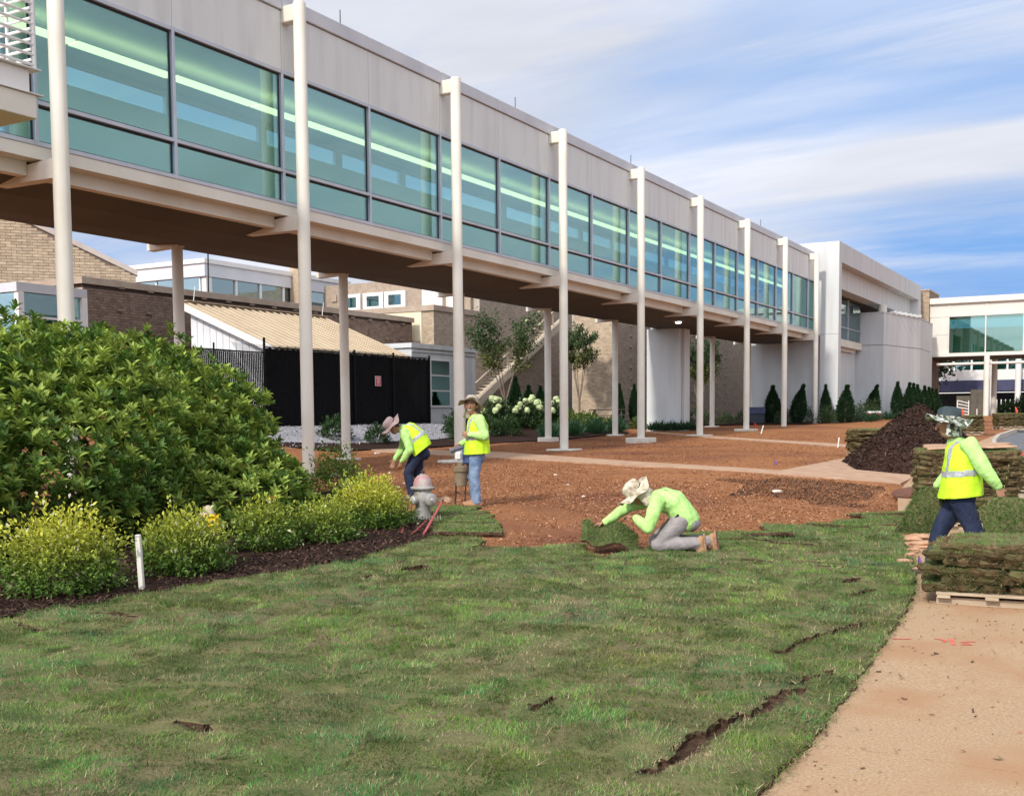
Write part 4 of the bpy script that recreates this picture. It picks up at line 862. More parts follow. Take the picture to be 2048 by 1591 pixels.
near = np.argsort(np.linalg.norm(lp - np.array([0, 0, 1.6]), axis=1) - 3 * (np.abs((lp @ np.array([.868, .496, 0])) / (lp @ np.array([-.496, .868, 0])) + .2) < .26))[:300]
msk = np.zeros(len(lp), bool); msk[near] = True
V, F, Cc = leaf_arrays(*(q[~msk] for q in (lp, ld, ln, ll)), np.full((~msk).sum(), .34), lc[~msk])
o = link_mesh('leaves', np_mesh('leaves', V - np.array(bush.location), F, Cc), leaf_m, bush); o['kind'] = 'stuff'
lm = []
for c in ((.115, .205, .032), (.15, .245, .036), (.30, .39, .065)):
    v, f, t = leaf_arrays(np.zeros((1, 3)), np.array([[0, 1., 0]]), np.array([[0, 0, 1.]]), np.array([1.]), np.array([.34]), np.array([c])); me = np_mesh('leaf', v, f, t); me.materials.append(leaf_m); lm.append(me)
for i in near:
    d = Vector(ld[i]); s = d.cross(Vector(ln[i])).normalized(); n2 = s.cross(d); o = bpy.data.objects.new('leaf', lm[i % 3]); COL.objects.link(o); o.parent = bush
    M = Matrix((s, d, n2)).transposed().to_4x4() @ Matrix.Diagonal((ll[i], ll[i], ll[i], 1)); M.translation = Vector(lp[i]) - bush.location; o.matrix_basis = M
q = MB(); rs = random.Random(5)
for i in range(70):
    e = ELL[rs.randrange(6)]; a = rs.uniform(0, 6.28); h = rs.uniform(.35, .9); b0 = Vector((e[0] + rs.uniform(-.4, .4), e[1] + rs.uniform(-.4, .4), 0)); b0.z = float(gz(b0.x, b0.y)) - .05
    b1 = Vector((e[0] + math.cos(a) * e[3] * .85 * (1 - h * .4), e[1] + math.sin(a) * e[4] * .85 * (1 - h * .4), e[2] + e[5] * h * .85)); mid = (b0 + b1) / 2 + Vector((0, 0, .2)); q.tube([b0, mid, b1], [.035, .022, .008], 5)
tag(q.build('branches', bark_m, bush), kind='stuff')

# low yellow-green shrubs along the bed
def small_shrub(x, y, rx, rz, n, label, yellow, group=None, leaf=.040):
    o = empty('small_shrub', g3(x, y), label, 'shrub', group); d = rdir(n); d[:, 2] = np.abs(d[:, 2] + .15) * np.where(RNG.random(n) < .85, 1, -.3)
    k = np.where(RNG.random(n) < .75, RNG.uniform(.78, 1.04, n), RNG.uniform(.4, .8, n)) * (1 + .36 * vnoise(d[:, 0] * 2 + x, d[:, 1] * 2 + d[:, 2] * 3, .5, 3) + .18 * vnoise(d[:, 0] * 5, d[:, 1] * 5 + d[:, 2] * 6, .5, 5))
    p = d * np.array([rx, rx, rz]) * k[:, None] + np.array([0, 0, rz * .32]); ok = p[:, 2] > .02; p, d, k = p[ok], d[ok], k[ok]; n = len(p)
    hh = np.clip(p[:, 2] / (rz * 1.3), 0, 1); mixv = np.clip((hh - .35) * 1.5 * yellow + RNG.normal(0, .12, n), 0, 1)[:, None]
    col = np.array([.11, .20, .03]) * (1 - mixv) + np.array([.50, .50, .055]) * mixv; col *= RNG.uniform(.7, 1.3, (n, 1)); pale = RNG.random(n) < .03; col[pale] = (.55, .55, .3)
    V, F, C_ = leaf_arrays(p, unit(d * .6 + rdir(n) * .8 + [0, 0, .35]), rdir(n) + np.array([0, 0, 1.2]), RNG.uniform(.7, 1.4, n) * leaf, np.full(n, .5), col); f = link_mesh('foliage', np_mesh('foliage', V, F, C_), leaf_m, o); f['kind'] = 'stuff'
    q = MB(); rs = random.Random(int(x * 100))
    for i in range(16):
        a = rs.uniform(0, 6.28); r = rs.uniform(.3, .8) * rx; q.tube([(0.02 * math.cos(a), .02 * math.sin(a), -.05), (r * .5 * math.cos(a), r * .5 * math.sin(a), rz * .5), (r * math.cos(a), r * math.sin(a), rz * rs.uniform(.6, 1.1))], [.009, .006, .003], 5)
    q.build('stems', bark_m, o, local=True); return o
small_shrub(-7.95, 6.2, .48, .50, 7000, 'yellow-tipped shrub beside the tall white stake, roundest of the bed', 1.25)
small_shrub(-7.85, 7.5, .40, .41, 5600, 'green shrub with yellow new growth in front of the beige stone', .75)
small_shrub(-8.22, 9.0, .32, .40, 3600, 'loose light green shrub between the yellow tag and the next shrub', .6)
small_shrub(-8.1, 9.85, .38, .34, 4200, 'low green shrub touching the bright yellow shrub by the hydrant', .55)
small_shrub(-8.42, 11.15, .48, .43, 7800, 'bright yellow-green shrub nestled against the fire hydrant', 1.45)
small_shrub(-9.05, 11.7, .36, .42, 3500, 'darker green shrub peeping out behind the bright yellow one', .35)
small_shrub(-12.2, 15.2, .45, .55, 2600, 'dark green shrub at the tip of the huge leafy shrub', .1, leaf=.05)

def plant_mesh(name, n, shape, leaf, asp, cols, seed, up=.35):
    """foliage of a small plant in its own frame; shape(d) gives the radius in each direction"""
    global RNG; sv = RNG; RNG = np.random.default_rng(seed); p, d = shape(n); m = len(p); C = np.asarray(cols)[RNG.integers(0, len(cols), m)] * RNG.uniform(.65, 1.35, (m, 1))
    V, F, C_ = simple_leaves(p, unit(d * .7 + rdir(m) * .7 + [0, 0, up]), rdir(m) + np.array([0, 0, .8]), RNG.uniform(.6, 1.4, m) * leaf, np.full(m, asp), C); me = np_mesh(name, V, F, C_); me.materials.append(leaf_m); RNG = sv; return me
def mound(rx, rz, lo=.6):
    def f(n):
        d = rdir(n); d[:, 2] = np.abs(d[:, 2]); k = RNG.uniform(lo, 1.05, n) * (1 + .2 * vnoise(d[:, 0] * 3, d[:, 1] * 3 + d[:, 2] * 2, .6, 2)); return d * np.array([rx, rx, rz]) * k[:, None] + [0, 0, .03], d
    return f
def spire(h, r, lean=0):
    def f(n):
        t = RNG.uniform(0, 1, n) ** .85; a = RNG.uniform(0, 6.28, n); rr = r * np.sin(np.clip(t * 1.02 + .10, 0, 1) * np.pi) ** .62 * (1 - .45 * t) * RNG.uniform(.72, 1.06, n) * (1 + .16 * vnoise(np.cos(a) * 2, np.sin(a) * 2 + t * 5, .6, 4))
        d = np.stack([np.cos(a), np.sin(a), np.zeros(n)], 1); p = d * rr[:, None]; p[:, 2] = t * h; p[:, 0] += lean * t * t; return p, d
    return f
ARB = [plant_mesh('foliage', 5200, spire(2.0, .40, l), .13, .3, [(.018, .052, .018), (.028, .07, .022), (.014, .038, .014)], 20 + i, 1.2) for i, l in enumerate((0, .32, .1))]
stemq = MB(); stemq.tube([(0, 0, -.1), (0, 0, 1.2)], [.05, .02], 6); STEM = stemq.mesh('trunk'); STEM.materials.append(bark_m)
def arb(x, y, k, s, rz, label, group=None):
    o = empty('arborvitae', g3(x, y), label, 'conifer', group, rz); o.scale = s
    c = bpy.data.objects.new('foliage', ARB[k]); COL.objects.link(c); c.parent = o; c['kind'] = 'stuff'; c = bpy.data.objects.new('trunk', STEM); COL.objects.link(c); c.parent = o
arb(-17.73, 60.2, 0, (1.25, 1.25, 1.0), .3, 'fat dark conifer beside the white wall under the walkway'); arb(-16.26, 59.8, 1, (1.1, 1.1, 1.02), .5, 'conifer with its tip bent over, against the shaded white wall')
arb(-15.0, 60.9, 0, (.8, .8, 1.0), 1.2, 'slim conifer half hidden by the last column of the walkway'); arb(-13.9, 60.6, 2, (1.25, 1.25, .98), .4, 'bushy conifer standing before the corner pier of the white block')
arb(-14.35, 69.5, 1, (1.15, 1.15, 1.0), .6, 'leaning conifer by the red cooler in front of the white block')
for i, (x, y) in enumerate([(-13.2, 71.5), (-12.9, 73.5), (-12.85, 75), (-12.85, 77), (-12.85, 79.2), (-12.95, 81.5), (-13.0, 83.2), (-13.0, 84.6)]): arb(x, y, (0, 2)[i % 2], (1.05, 1.05, 1.08 - .02 * i), i, 'conifer in the close row along the front wall of the white block', 'row of conifers by the white block')
for i, (x, y, s) in enumerate([(-28.3, 50, 1.15), (-28.6, 52, .95), (-28.7, 53.5, .95)]): arb(x, y, 0, (1.1, 1.1, s), i * 2, ('small conifer under the stair nearest the vase-shaped tree', 'middle one of three small conifers under the stair', 'small conifer under the stair nearest the dark doorway')[i], 'conifers under the stair')
for i, (x, y) in enumerate([(-25.1, 56), (-24.8, 57.4)]): arb(x, y, 0, (.8, .8, 1.0), i * 2, ('narrow conifer just right of the lit brick corner', 'narrow conifer between the lit brick corner and the white pier')[i], 'conifers at the brick corner')
GS = [plant_mesh('foliage', 1100, mound(.48, .62), .11, .38, [(.022, .055, .016), (.035, .075, .02), (.05, .10, .025)], 31), plant_mesh('foliage', 1200, mound(.6, .55), .11, .38, [(.10, .15, .02), (.15, .19, .025), (.05, .10, .02)], 32), plant_mesh('foliage', 420, mound(.35, .4, .2), .30, .10, [(.02, .06, .025), (.03, .08, .03)], 33, 1.2), plant_mesh('foliage', 300, mound(.45, .35), .1, .4, [(.04, .02, .02), (.06, .02, .03)], 34), plant_mesh('foliage', 1000, mound(.5, .8), .09, .4, [(.05, .085, .03), (.07, .10, .035), (.03, .06, .02)], 35)]
def bedplant(x, y, k, s, label, group):
    o = empty('bed_plant', g3(x, y), label, 'plant', group, x * 7 + y * 3); o.scale = (s, s, s * (.85 + .3 * ((x * 13.7 + y) % 1)))
    c = bpy.data.objects.new('foliage', GS[k]); COL.objects.link(c); c.parent = o; c['kind'] = 'stuff'
for x, y, s in [(-23.0, 28.6, 1.0), (-22.2, 29.8, .8), (-22.6, 35.5, 1.1), (-22.3, 37.2, .9), (-22.1, 38.3, 1.0), (-21.6, 34.2, .9)]: bedplant(x, y, 0, s * 1.1, 'dark green bed plant between the gravel and the crossing path', 'plants along the gravel')
for x, y, s in [(-21.9, 43.6, 1.2), (-21.5, 45, 1.1), (-22.4, 46.4, 1.2), (-21.4, 46.6, 1.0), (-22.9, 44.6, 1.3), (-21.0, 49.5, .9)]: bedplant(x, y, 1, s, 'golden green low shrub left of the white pier', 'golden shrubs by the white pier')
for i, (x, y) in enumerate([(-20.2 - .35 * (i % 3), 38.3 + i * .72) for i in range(12)]): bedplant(x, y, 2, 1.0, 'tuft of dark strappy leaves along the edge of the planting bed', 'strappy tufts on the bed edge')
for i in range(7): bedplant(-19.5 + .33 * i, 47.2 - .02 * i, 2, .75, 'small spiky tuft at the foot of the white pier', 'spiky tufts at the white pier')
for x, y in [(-23.6, 46.9), (-24.6, 47.8), (-23.0, 49)]: bedplant(x, y, 3, 1.0, 'dark purple leaved plant behind the golden shrubs', 'purple plants')
for x, y, s in [(-20.6, 57.3, 1), (-19.8, 58.3, .9), (-21.6, 58.6, 1.1), (-19.3, 59.6, .9), (-22.6, 57.2, 1.0), (-17.0, 60.6, .8), (-16.9, 59.2, .9), (-15.8, 60.1, 1.0), (-14.6, 59.7, 1.0), (-14.3, 61, 1.1), (-13.6, 63.0, 1.0), (-13.7, 65.8, 1.5)]: bedplant(x, y, 4, s, 'dull green bushy plant at the foot of the white and brick walls', 'plants along the far walls')
for x, y in [(-13.2, 62.2), (-12.9, 63.6), (-12.5, 65.0), (-12.2, 66.2), (-12.6, 61.2)]: bedplant(x, y, 2, .8, 'pale grassy tuft edging the soil near the red cooler', 'grassy tufts by the cooler')
# hydrangeas with pale heads
HYL = plant_mesh('foliage', 1500, mound(.75, 1.15, .4), .15, .5, [(.03, .065, .02), (.045, .09, .025), (.06, .10, .03)], 41)
hm = pm('hydrangea_head', (.36, .44, .18), (.58, .62, .36), 14, .8, .9, 30, world=False)
bmh = bmesh.new(); bmesh.ops.create_icosphere(bmh, subdivisions=2, radius=.15)
for v in bmh.verts: v.co *= random.uniform(.85, 1.12); v.co.z *= .85
HEAD = bpy.data.meshes.new('flower_head'); bmh.to_mesh(HEAD); bmh.free(); HEAD.materials.append(hm)
for i, (x, y, hs, lb) in enumerate([(-23.6, 40.2, 11, 'hydrangea with pale green flower heads right behind the smiling worker'), (-23.2, 42.2, 20, 'hydrangea with many pale heads between the smiling worker and the rear column'), (-22.9, 43.8, 14, 'hydrangea half hidden by the rear column of the walkway')]):
    o = empty('hydrangea', g3(x, y), lb, 'shrub', rz=i); c = bpy.data.objects.new('foliage', HYL); COL.objects.link(c); c.parent = o; c['kind'] = 'stuff'; rs = random.Random(i)
    for k in range(hs):
        a = rs.uniform(0, 6.28); r = rs.uniform(.15, .72); c = bpy.data.objects.new('flower_head', HEAD); COL.objects.link(c); c.parent = o; c.location = (r * math.cos(a), r * math.sin(a), 1.25 * math.sqrt(max(.1, 1 - (r / .85) ** 2)) + rs.uniform(-.1, .2)); c.rotation_euler = (rs.uniform(-1, 1), rs.uniform(-1, 1), a); sc = rs.uniform(.8, 1.25); c.scale = (sc, sc, sc)
# crape myrtles
def myrtle(x, y, H, sp, label, seed, vase=True):
    o = empty('crape_myrtle', g3(x, y), label, 'tree'); rs = random.Random(seed); q = MB(); tips = []
    for i in range(5):
        a = i * 1.26 + rs.uniform(-.3, .3); fork = Vector((.06 * math.cos(a), .06 * math.sin(a), H * .22)); e1 = Vector((sp * .35 * math.cos(a), sp * .35 * math.sin(a), H * .48)); e2 = Vector((sp * (.8 if vase else .5) * math.cos(a), sp * (.8 if vase else .5) * math.sin(a), H * rs.uniform(.8, 1)))
        q.tube([(0.02 * math.cos(a), .02 * math.sin(a), -.1), fork, e1, e2], [.045, .035, .022, .006], 6); tips.append((e1, e2))
        for j in range(4):
            t = rs.uniform(0, .8); s = e1.lerp(e2, t); b = a + rs.uniform(-1.3, 1.3); e = s + Vector((math.cos(b), math.sin(b), rs.uniform(.2, 1.0))) * rs.uniform(.4, .8) * sp; q.tube([s, (s + e) / 2 + Vector((0, 0, .06)), e], [.012, .008, .003], 5); tips.append((s, e))
    q.build('trunk', bark_m, o, local=True); pp = []
    for s, e in tips:
        for k in range(190): pp.append(list(s.lerp(e, rs.uniform(.05, 1.05)) + Vector((rs.gauss(0, .10), rs.gauss(0, .10), rs.gauss(0, .12))) * sp * .8))
    pp = np.array(pp); n = len(pp); low = np.clip(1 - (pp[:, 2] - H * .4) / (H * .35), 0, 1)[:, None] * .7
    col = (np.array([.055, .095, .03]) * (1 - low) + np.array([.22, .19, .04]) * low) * RNG.uniform(.7, 1.35, (n, 1))
    V, F, C_ = simple_leaves(pp, unit(rdir(n) + [0, 0, -.1]), rdir(n), RNG.uniform(.10, .19, n), np.full(n, .48), col); c = link_mesh('crown', np_mesh('crown', V, F, C_), leaf_m, o); c['kind'] = 'stuff'
    if vase:
        for s, e in tips[::3][:6]:
            c = bpy.data.objects.new('blossom', HEAD); COL.objects.link(c); c.parent = o; c.location = e; c.scale = (.5, .5, .6)
myrtle(-26.0, 45.0, 5.2, 1.6, 'vase-shaped young tree with small white blossoms before the outside stair', 3); myrtle(-27.25, 55.4, 5.9, 1.05, 'slender young tree casting its shadow on the lit brick wall', 4, False); myrtle(-21.9, 60.0, 5.0, 1.05, 'young tree half hidden by a column beside the white pier', 5, False)
# dark trees beyond the bridge
def bgtree(x, y, H, r, label, seed):
    o = empty('tree', g3(x, y), label, 'tree'); q = MB(); rs = random.Random(seed); q.tube([(0, 0, -.2), (.1, 0, H * .4), (0, .1, H * .8)], [.28, .2, .08], 8); pp = []
    for i in range(14):
        a = rs.uniform(0, 6.28); s = Vector((0, 0, H * rs.uniform(.3, .7))); e = s + Vector((math.cos(a) * r * rs.uniform(.5, .95), math.sin(a) * r * rs.uniform(.5, .95), rs.uniform(.2, .35) * H)); q.tube([s, e], [.07, .02], 5)
        for k in range(230): pp.append(list(e + Vector((rs.gauss(0, .33), rs.gauss(0, .33), rs.gauss(0, .26))) * r))
    q.build('trunk', bark_m, o, local=True); pp = np.array(pp); n = len(pp); V, F, C_ = simple_leaves(pp, rdir(n), rdir(n), RNG.uniform(.18, .4, n), np.full(n, .6), np.array([(.02, .042, .015), (.03, .06, .02), (.014, .03, .012)])[RNG.integers(0, 3, n)]); c = link_mesh('crown', np_mesh('crown', V, F, C_), leaf_m, o); c['kind'] = 'stuff'
bgtree(-15.2, 99, 6.2, 2.0, 'dark tree seen below the footbridge beside the brick tower', 1)
for x in (-9.4, -8.4, -7.4, -6.6): bedplant(x, 98, 0, 1.8, 'dark shrub below the footbridge columns', 'shrubs under the footbridge')

# ------------------------------------------------------------------ people
def solid(name, tubes, voxel, m, parent, smooth=8, disp=0, dscale=.12):
    """one continuous surface from overlapping tubes: voxel remesh, smoothing, slight folds"""
    mb = MB()
    for t in tubes: t(mb)
    me = mb.mesh(name); o = bpy.data.objects.new(name, me); COL.objects.link(o)
    r = o.modifiers.new('r', 'REMESH'); r.mode = 'VOXEL'; r.voxel_size = voxel
    s = o.modifiers.new('s', 'SMOOTH'); s.factor = .5; s.iterations = smooth
    if disp:
        tx = bpy.data.textures.new(name, 'CLOUDS'); tx.noise_scale = dscale; tx.noise_depth = 2; d = o.modifiers.new('d', 'DISPLACE'); d.texture = tx; d.strength = disp; d.mid_level = .5; d.texture_coords = 'LOCAL'
    dg = bpy.context.evaluated_depsgraph_get(); dg.update(); ev = o.evaluated_get(dg); n = bpy.data.meshes.new_from_object(ev); bpy.data.objects.remove(o); bpy.data.meshes.remove(me)
    n.name = name; n.polygons.foreach_set('use_smooth', [True] * len(n.polygons)); n.materials.clear(); return link_mesh(name, n, m, parent)
def T(pts, rad, ref=None, n=14):
    """tube with rounded ends"""
    pts = [Vector(p) for p in pts]; rad = [r if isinstance(r, tuple) else (r, r) for r in rad]
    def f(mb):
        a = (pts[0] - pts[1]).normalized(); b = (pts[-1] - pts[-2]).normalized(); P = []; Q = []
        ra = min(rad[0]); rb = min(rad[-1])
        for k in (1.0, .8, .45): w = math.sqrt(max(0, 1 - k * k)); P.append(pts[0] + a * ra * k); Q.append((max(rad[0][0] * w, .001), max(rad[0][1] * w, .001)))
        P += pts; Q += rad
        for k in (.45, .8, 1.0): w = math.sqrt(max(0, 1 - k * k)); P.append(pts[-1] + b * rb * k); Q.append((max(rad[-1][0] * w, .001), max(rad[-1][1] * w, .001)))
        mb.tube(P, Q, n, ref)
    return f
def ball(c, r, n=14):
    c = Vector(c); r = r if isinstance(r, tuple) else (r, r, r)
    def f(mb):
        pr = [(math.cos(t) * 1.0, math.sin(t)) for t in np.linspace(-1.5, 1.5, 10)]; q = MB(); q.lathe(pr, n=n); mb.add([(c.x + v[0] * r[0], c.y + v[1] * r[1], c.z + v[2] * r[2]) for v in q.v], q.f)
    return f
def frame_from(d, up):
    d = Vector(d).normalized(); up = Vector(up); s = up.cross(d).normalized(); u = d.cross(s).normalized(); return d, s, u     # forward, left, up
skin_m = pm('skin', (.33, .17, .10), (.38, .20, .12), 20, .55, .1, 80, world=False)
shirt_m = pm('lime_shirt', (.40, .68, .19), (.48, .76, .25), 16, .85, 1, 11, world=False, stretch=(1, 1.6, .7)); vest_m = pm('hi_vis_vest', (.54, .86, .02), (.62, .92, .04), 8, .75, .8, 9, world=False, stretch=(1, 1, .5))
refl_m = pm('reflective_tape', (.40, .41, .42), (.52, .53, .54), 30, .4, .1, 60, world=False, metal=.2); hair_m = pm('dark_hair', (.012, .009, .008), (.03, .022, .018), 30, .7, world=False)
jean_m = pm('blue_jeans', (.11, .17, .28), (.25, .33, .45), 9, .9, 1, 14, world=False); navy_m = pm('navy_trousers', (.014, .022, .05), (.028, .038, .075), 9, .9, 1, 14, world=False); grey_m = pm('grey_trousers', (.25, .22, .215), (.32, .285, .275), 9, .9, 1, 12, world=False)
boot_m = pm('tan_boots', (.36, .19, .09), (.44, .25, .13), 12, .8, .4, 50, world=False); dboot_m = pm('dark_boots', (.06, .045, .035), (.1, .075, .06), 12, .8, .4, 50, world=False); sole_m = pm('boot_sole', (.22, .12, .07), (.34, .2, .12), 20, .9, .5, 40, world=False)
tan_hat = pm('tan_hat', (.36, .30, .24), (.42, .36, .29), 12, .9, .3, 60, world=False); mauve_hat = pm('taupe_hat', (.27, .19, .185), (.33, .24, .23), 10, .9, .3, 60, world=False)
sand_camo = pm('sand_camo_hat', (.50, .42, .30), (.68, .60, .46), 22, .9, .3, 60, world=False, c3=(.30, .24, .16), big=18, contrast=(.45, .55)); green_camo = pm('green_camo_hat', (.04, .05, .035), (.55, .55, .48), 26, .9, .3, 60, world=False, c3=(.10, .14, .07), big=16, contrast=(.46, .54)); dark_crown = pm('dark_crown', (.03, .045, .05), (.06, .08, .085), 14, .8, .2, 50, world=False)
eye_m = pm('eye_white', (.7, .68, .65), (.75, .73, .7), 5, .3, world=False); tooth_m = pm('teeth', (.8, .78, .72), (.85, .83, .78), 5, .4, world=False)
def hand(w, d, palm_n, curl, grip=.0):
    """tubes of a hand: palm and five fingers; w wrist, d pointing direction, palm_n out of the palm"""
    d, s, n = frame_from(d, palm_n); w = Vector(w); out = [T([w, w + d * .045, w + d * .085], [(.028, .02), (.040, .016), (.038, .014)], ref=s)]
    for i, (o, L) in enumerate(((-.030, .070), (-.010, .080), (.010, .075), (.029, .060))):
        b = w + d * .080 + s * o; a1 = curl * .5; a2 = curl * 1.1; a3 = curl * 1.7
        p1 = b + (d * math.cos(a1) + n * math.sin(a1)) * L * .45; p2 = p1 + (d * math.cos(a2) + n * math.sin(a2)) * L * .32; p3 = p2 + (d * math.cos(a3) + n * math.sin(a3)) * L * .25
        out.append(T([b, p1, p2, p3], [.0095, .009, .0085, .0075], n=8))
    b = w + d * .03 - s * .034; p1 = b + (d * .6 - s * .7 + n * .25).normalized() * .035; p2 = p1 + (d * .8 + n * .5 * (curl + .3)).normalized() * .03; out.append(T([b, p1, p2], [.012, .011, .009], n=8)); return out
def person(name, loc, rz, J, label, trousers, boots, hat, crown=None, vest=True, smile=False, hatup=None, flap=None, stripe=True, sc=1.0, torso_w=.19):
    """J: joints in the person's own frame, x forward, y to the left, z up"""
    root = empty(name, loc, label, 'person', rz=rz); root.scale = (sc, sc, sc); V_ = lambda k: Vector(J[k])
    pel, che, nek, hd = V_('pelvis'), V_('chest'), V_('neck'), V_('head'); fwd, lft, up = frame_from(J['look'], J['headup']); ax = (nek - pel).normalized(); mid = pel.lerp(che, .5) + Vector(J.get('bend', (0, 0, 0)))
    Y = (0, 1, 0)
    # the body, one continuous mesh
    tb = [T([pel - ax * .05, mid, che, nek - ax * .03], [(.15, .10), (.135, .095), (.155, .10), (.07, .06)], ref=Y), T([nek - ax * .05, hd - up * .06], [.052, .05])]
    tb += [ball(hd + up * .02 - fwd * .01, .098), T([hd + fwd * .01 + up * .0, hd + fwd * .035 - up * .075], [(.072, .085), (.05, .05)], ref=lft), T([hd + fwd * .092 + up * .02, hd + fwd * .112 - up * .022], [.010, .015], n=8), T([hd + fwd * .078 + up * .042 - lft * .035, hd + fwd * .078 + up * .042 + lft * .035], [.013, .013], n=8), T([hd + fwd * .08 - up * .058 - lft * .02, hd + fwd * .08 - up * .058 + lft * .02], [.012, .012], n=8)]
    for s in (-1, 1): tb.append(ball(hd + lft * s * .095 - fwd * .01 - up * .005, (.02, .014, .032), 8))
    for S in 'LR':
        sh, el, wr = V_('sh' + S), V_('el' + S), V_('wr' + S); hp, kn, an = V_('hip' + S), V_('kn' + S), V_('an' + S); to = V_('toe' + S)
        tb += [T([che.lerp(nek, .4), sh, sh.lerp(el, .5), el], [.055, .052, .045, .038]), T([el, el.lerp(wr, .3), wr], [.038, .037, .026])]
        tb += hand(wr, J.get('hd' + S, (wr - el)), J.get('pn' + S, (0, 0, -1)), J.get('curl' + S, .45))
        tb += [T([pel.lerp(hp, .5), hp, hp.lerp(kn, .5), kn], [.08, .082, .07, .052]), T([kn, kn.lerp(an, .35), an], [.05, .05, .034]), T([an, an.lerp(to, .5), to], [.034, .036, .026])]
    body = solid('body', tb, .0068, skin_m, root, 5)
    for s in (-1, 1):
        for nm, r, mm, dx in (('eye', .0095, eye_m, .081), ('pupil', .0065, hair_m, .087)):
            q = MB(); ball(hd + fwd * dx + up * .018 + lft * s * .034, r, 10)(q); q.build(nm, mm, body, smooth=True, local=True)
        q = MB(); q.tube([hd + fwd * .093 + up * .046 + lft * s * .015, hd + fwd * .094 + up * .05 + lft * s * .035, hd + fwd * .08 + up * .043 + lft * s * .055], [.005, .006, .003], 6); q.build('eyebrow', hair_m, body, local=True)
    if smile:
        q = MB(); q.tube([hd + fwd * .083 - up * .045 - lft * .03, hd + fwd * .095 - up * .054, hd + fwd * .083 - up * .045 + lft * .03], [.003, .0065, .003], 8); q.build('teeth', tooth_m, body, local=True)
        q = MB(); q.tube([hd + fwd * .086 - up * .03 - lft * .032, hd + fwd * .1 - up * .034, hd + fwd * .086 - up * .03 + lft * .032], [.003, .006, .003], 6); q.build('moustache', hair_m, body, local=True)
    solid('hair', [ball(hd + up * .03 - fwd * .022, (.104, .104, .10)), T([hd - fwd * .06 - up * .01 + lft * .05, hd - fwd * .07 - up * .01, hd - fwd * .06 - up * .01 - lft * .05], [.04, .045, .04])], .012, hair_m, root, 3)
    # clothes
    ts = [T([pel + ax * (.075 if vest else -.03), pel.lerp(mid, .7), mid, che, nek - ax * .06], [(torso_w * .97, .145), (torso_w * .97, .143), (torso_w * .97, .14), (torso_w * 1.0, .138), (.09, .08)], ref=Y)]
    for S in 'LR':
        sh, el, wr = V_('sh' + S), V_('el' + S), V_('wr' + S); d = (wr - el).normalized()
        ts += [T([che.lerp(nek, .35), sh, sh.lerp(el, .5), el], [.08, .084, .074, .066]), T([el, el.lerp(wr, .4), wr - d * .01], [.066, .060, .043])]
    solid('shirt', ts, .010, shirt_m, root, 6, .026, .11)
    tp = [T([pel + ax * .06, pel - ax * .03, pel - ax * .09], [(torso_w * .86, .125), (torso_w * .9, .13), (torso_w * .8, .11)], ref=Y)]
    for S in 'LR':
        hp, kn, an = V_('hip' + S), V_('kn' + S), V_('an' + S); tp += [T([pel.lerp(hp, .4), hp, hp.lerp(kn, .5), kn], [.11, .112, .094, .08]), T([kn, kn.lerp(an, .5), an], [.08, .076, .07])]
    solid('trousers', tp, .010, trousers, root, 7, .024, .12)
    q = MB(); q.tube([pel + ax * .055, pel + ax * .095], [(torso_w * .93, .137)] * 2, 20, Y); q.build('belt', hair_m, root, local=True, smooth=True)
    for S in 'LR':
        an, to = V_('an' + S), V_('toe' + S); f_ = (to - an); so = Vector(J.get('sole' + S, (0, 0, -1))).normalized(); f_ = (f_ - so * f_.dot(so)).normalized(); heel = an - f_ * .045 + so * .05
        b = solid('boot', [T([an - so * .08, an - so * .01, an + so * .03], [.058, .058, .056]), T([heel, heel + f_ * .12, heel + f_ * .215], [(.040, .042), (.046, .040), (.042, .030)])], .009, boots, root, 4)
        q = MB(); side = so.cross(f_).normalized(); vs = []
        for k in (.028, .052):
            for a_ in range(16):
                w = 2 * math.pi * a_ / 16; vs.append(heel + f_ * (.085 + .145 * math.cos(w)) + side * (.047 * math.sin(w)) + so * k)
        q.add(vs, [tuple(range(15, -1, -1)), tuple(range(16, 32))] + [(i, (i + 1) % 16, (i + 1) % 16 + 16, i + 16) for i in range(16)]); q.build('sole', sole_m, b, local=True)
    if vest:
        hem = pel - ax * J.get('hem', .06); tv = [T([hem - ax * .08, hem, mid - ax * .02, che, che.lerp(nek, .62), nek - ax * .03], [(torso_w * 1.22, .205), (torso_w * 1.2, .20), (torso_w * 1.12, .175), (torso_w * 1.08, .16), (torso_w * .8, .12), (.08, .07)], ref=Y)]
        v = solid('vest', tv, .011, vest_m, root, 5, .022, .10); bm = bmesh.new(); bm.from_mesh(v.data)
        bmesh.ops.bisect_plane(bm, geom=bm.verts[:] + bm.edges[:] + bm.faces[:], plane_co=hem, plane_no=-ax, clear_outer=True); bmesh.ops.bisect_plane(bm, geom=bm.verts[:] + bm.edges[:] + bm.faces[:], plane_co=nek - ax * .045, plane_no=ax, clear_outer=True)
        if stripe:
            qs = MB(); bm.normal_update(); fwv = Vector((0, 1, 0)).cross(ax).normalized()
            for f in bm.faces:
                c = f.calc_center_median(); t = (c - hem).dot(ax); yv = c.y; H = (nek - hem).length
                if abs(t - H * .40) < .027 or (t > H * .40 and abs(abs(yv - pel.y) - torso_w * .62) < .024): qs.add([x.co + x.normal * .0095 for x in f.verts], [tuple(range(len(f.verts)))])
            qs.build('reflective_stripe', refl_m, v, local=True, smooth=True)
        bm.to_mesh(v.data); bm.free(); md = v.modifiers.new('t', 'SOLIDIFY'); md.thickness = .006; md.offset = 1
    # hat: lathe with a wavy brim
    hu = Vector(hatup or up).normalized(); f2 = (fwd - hu * fwd.dot(hu)).normalized(); l2 = hu.cross(f2); base = hd + hu * .058; rs = random.Random(len(label))
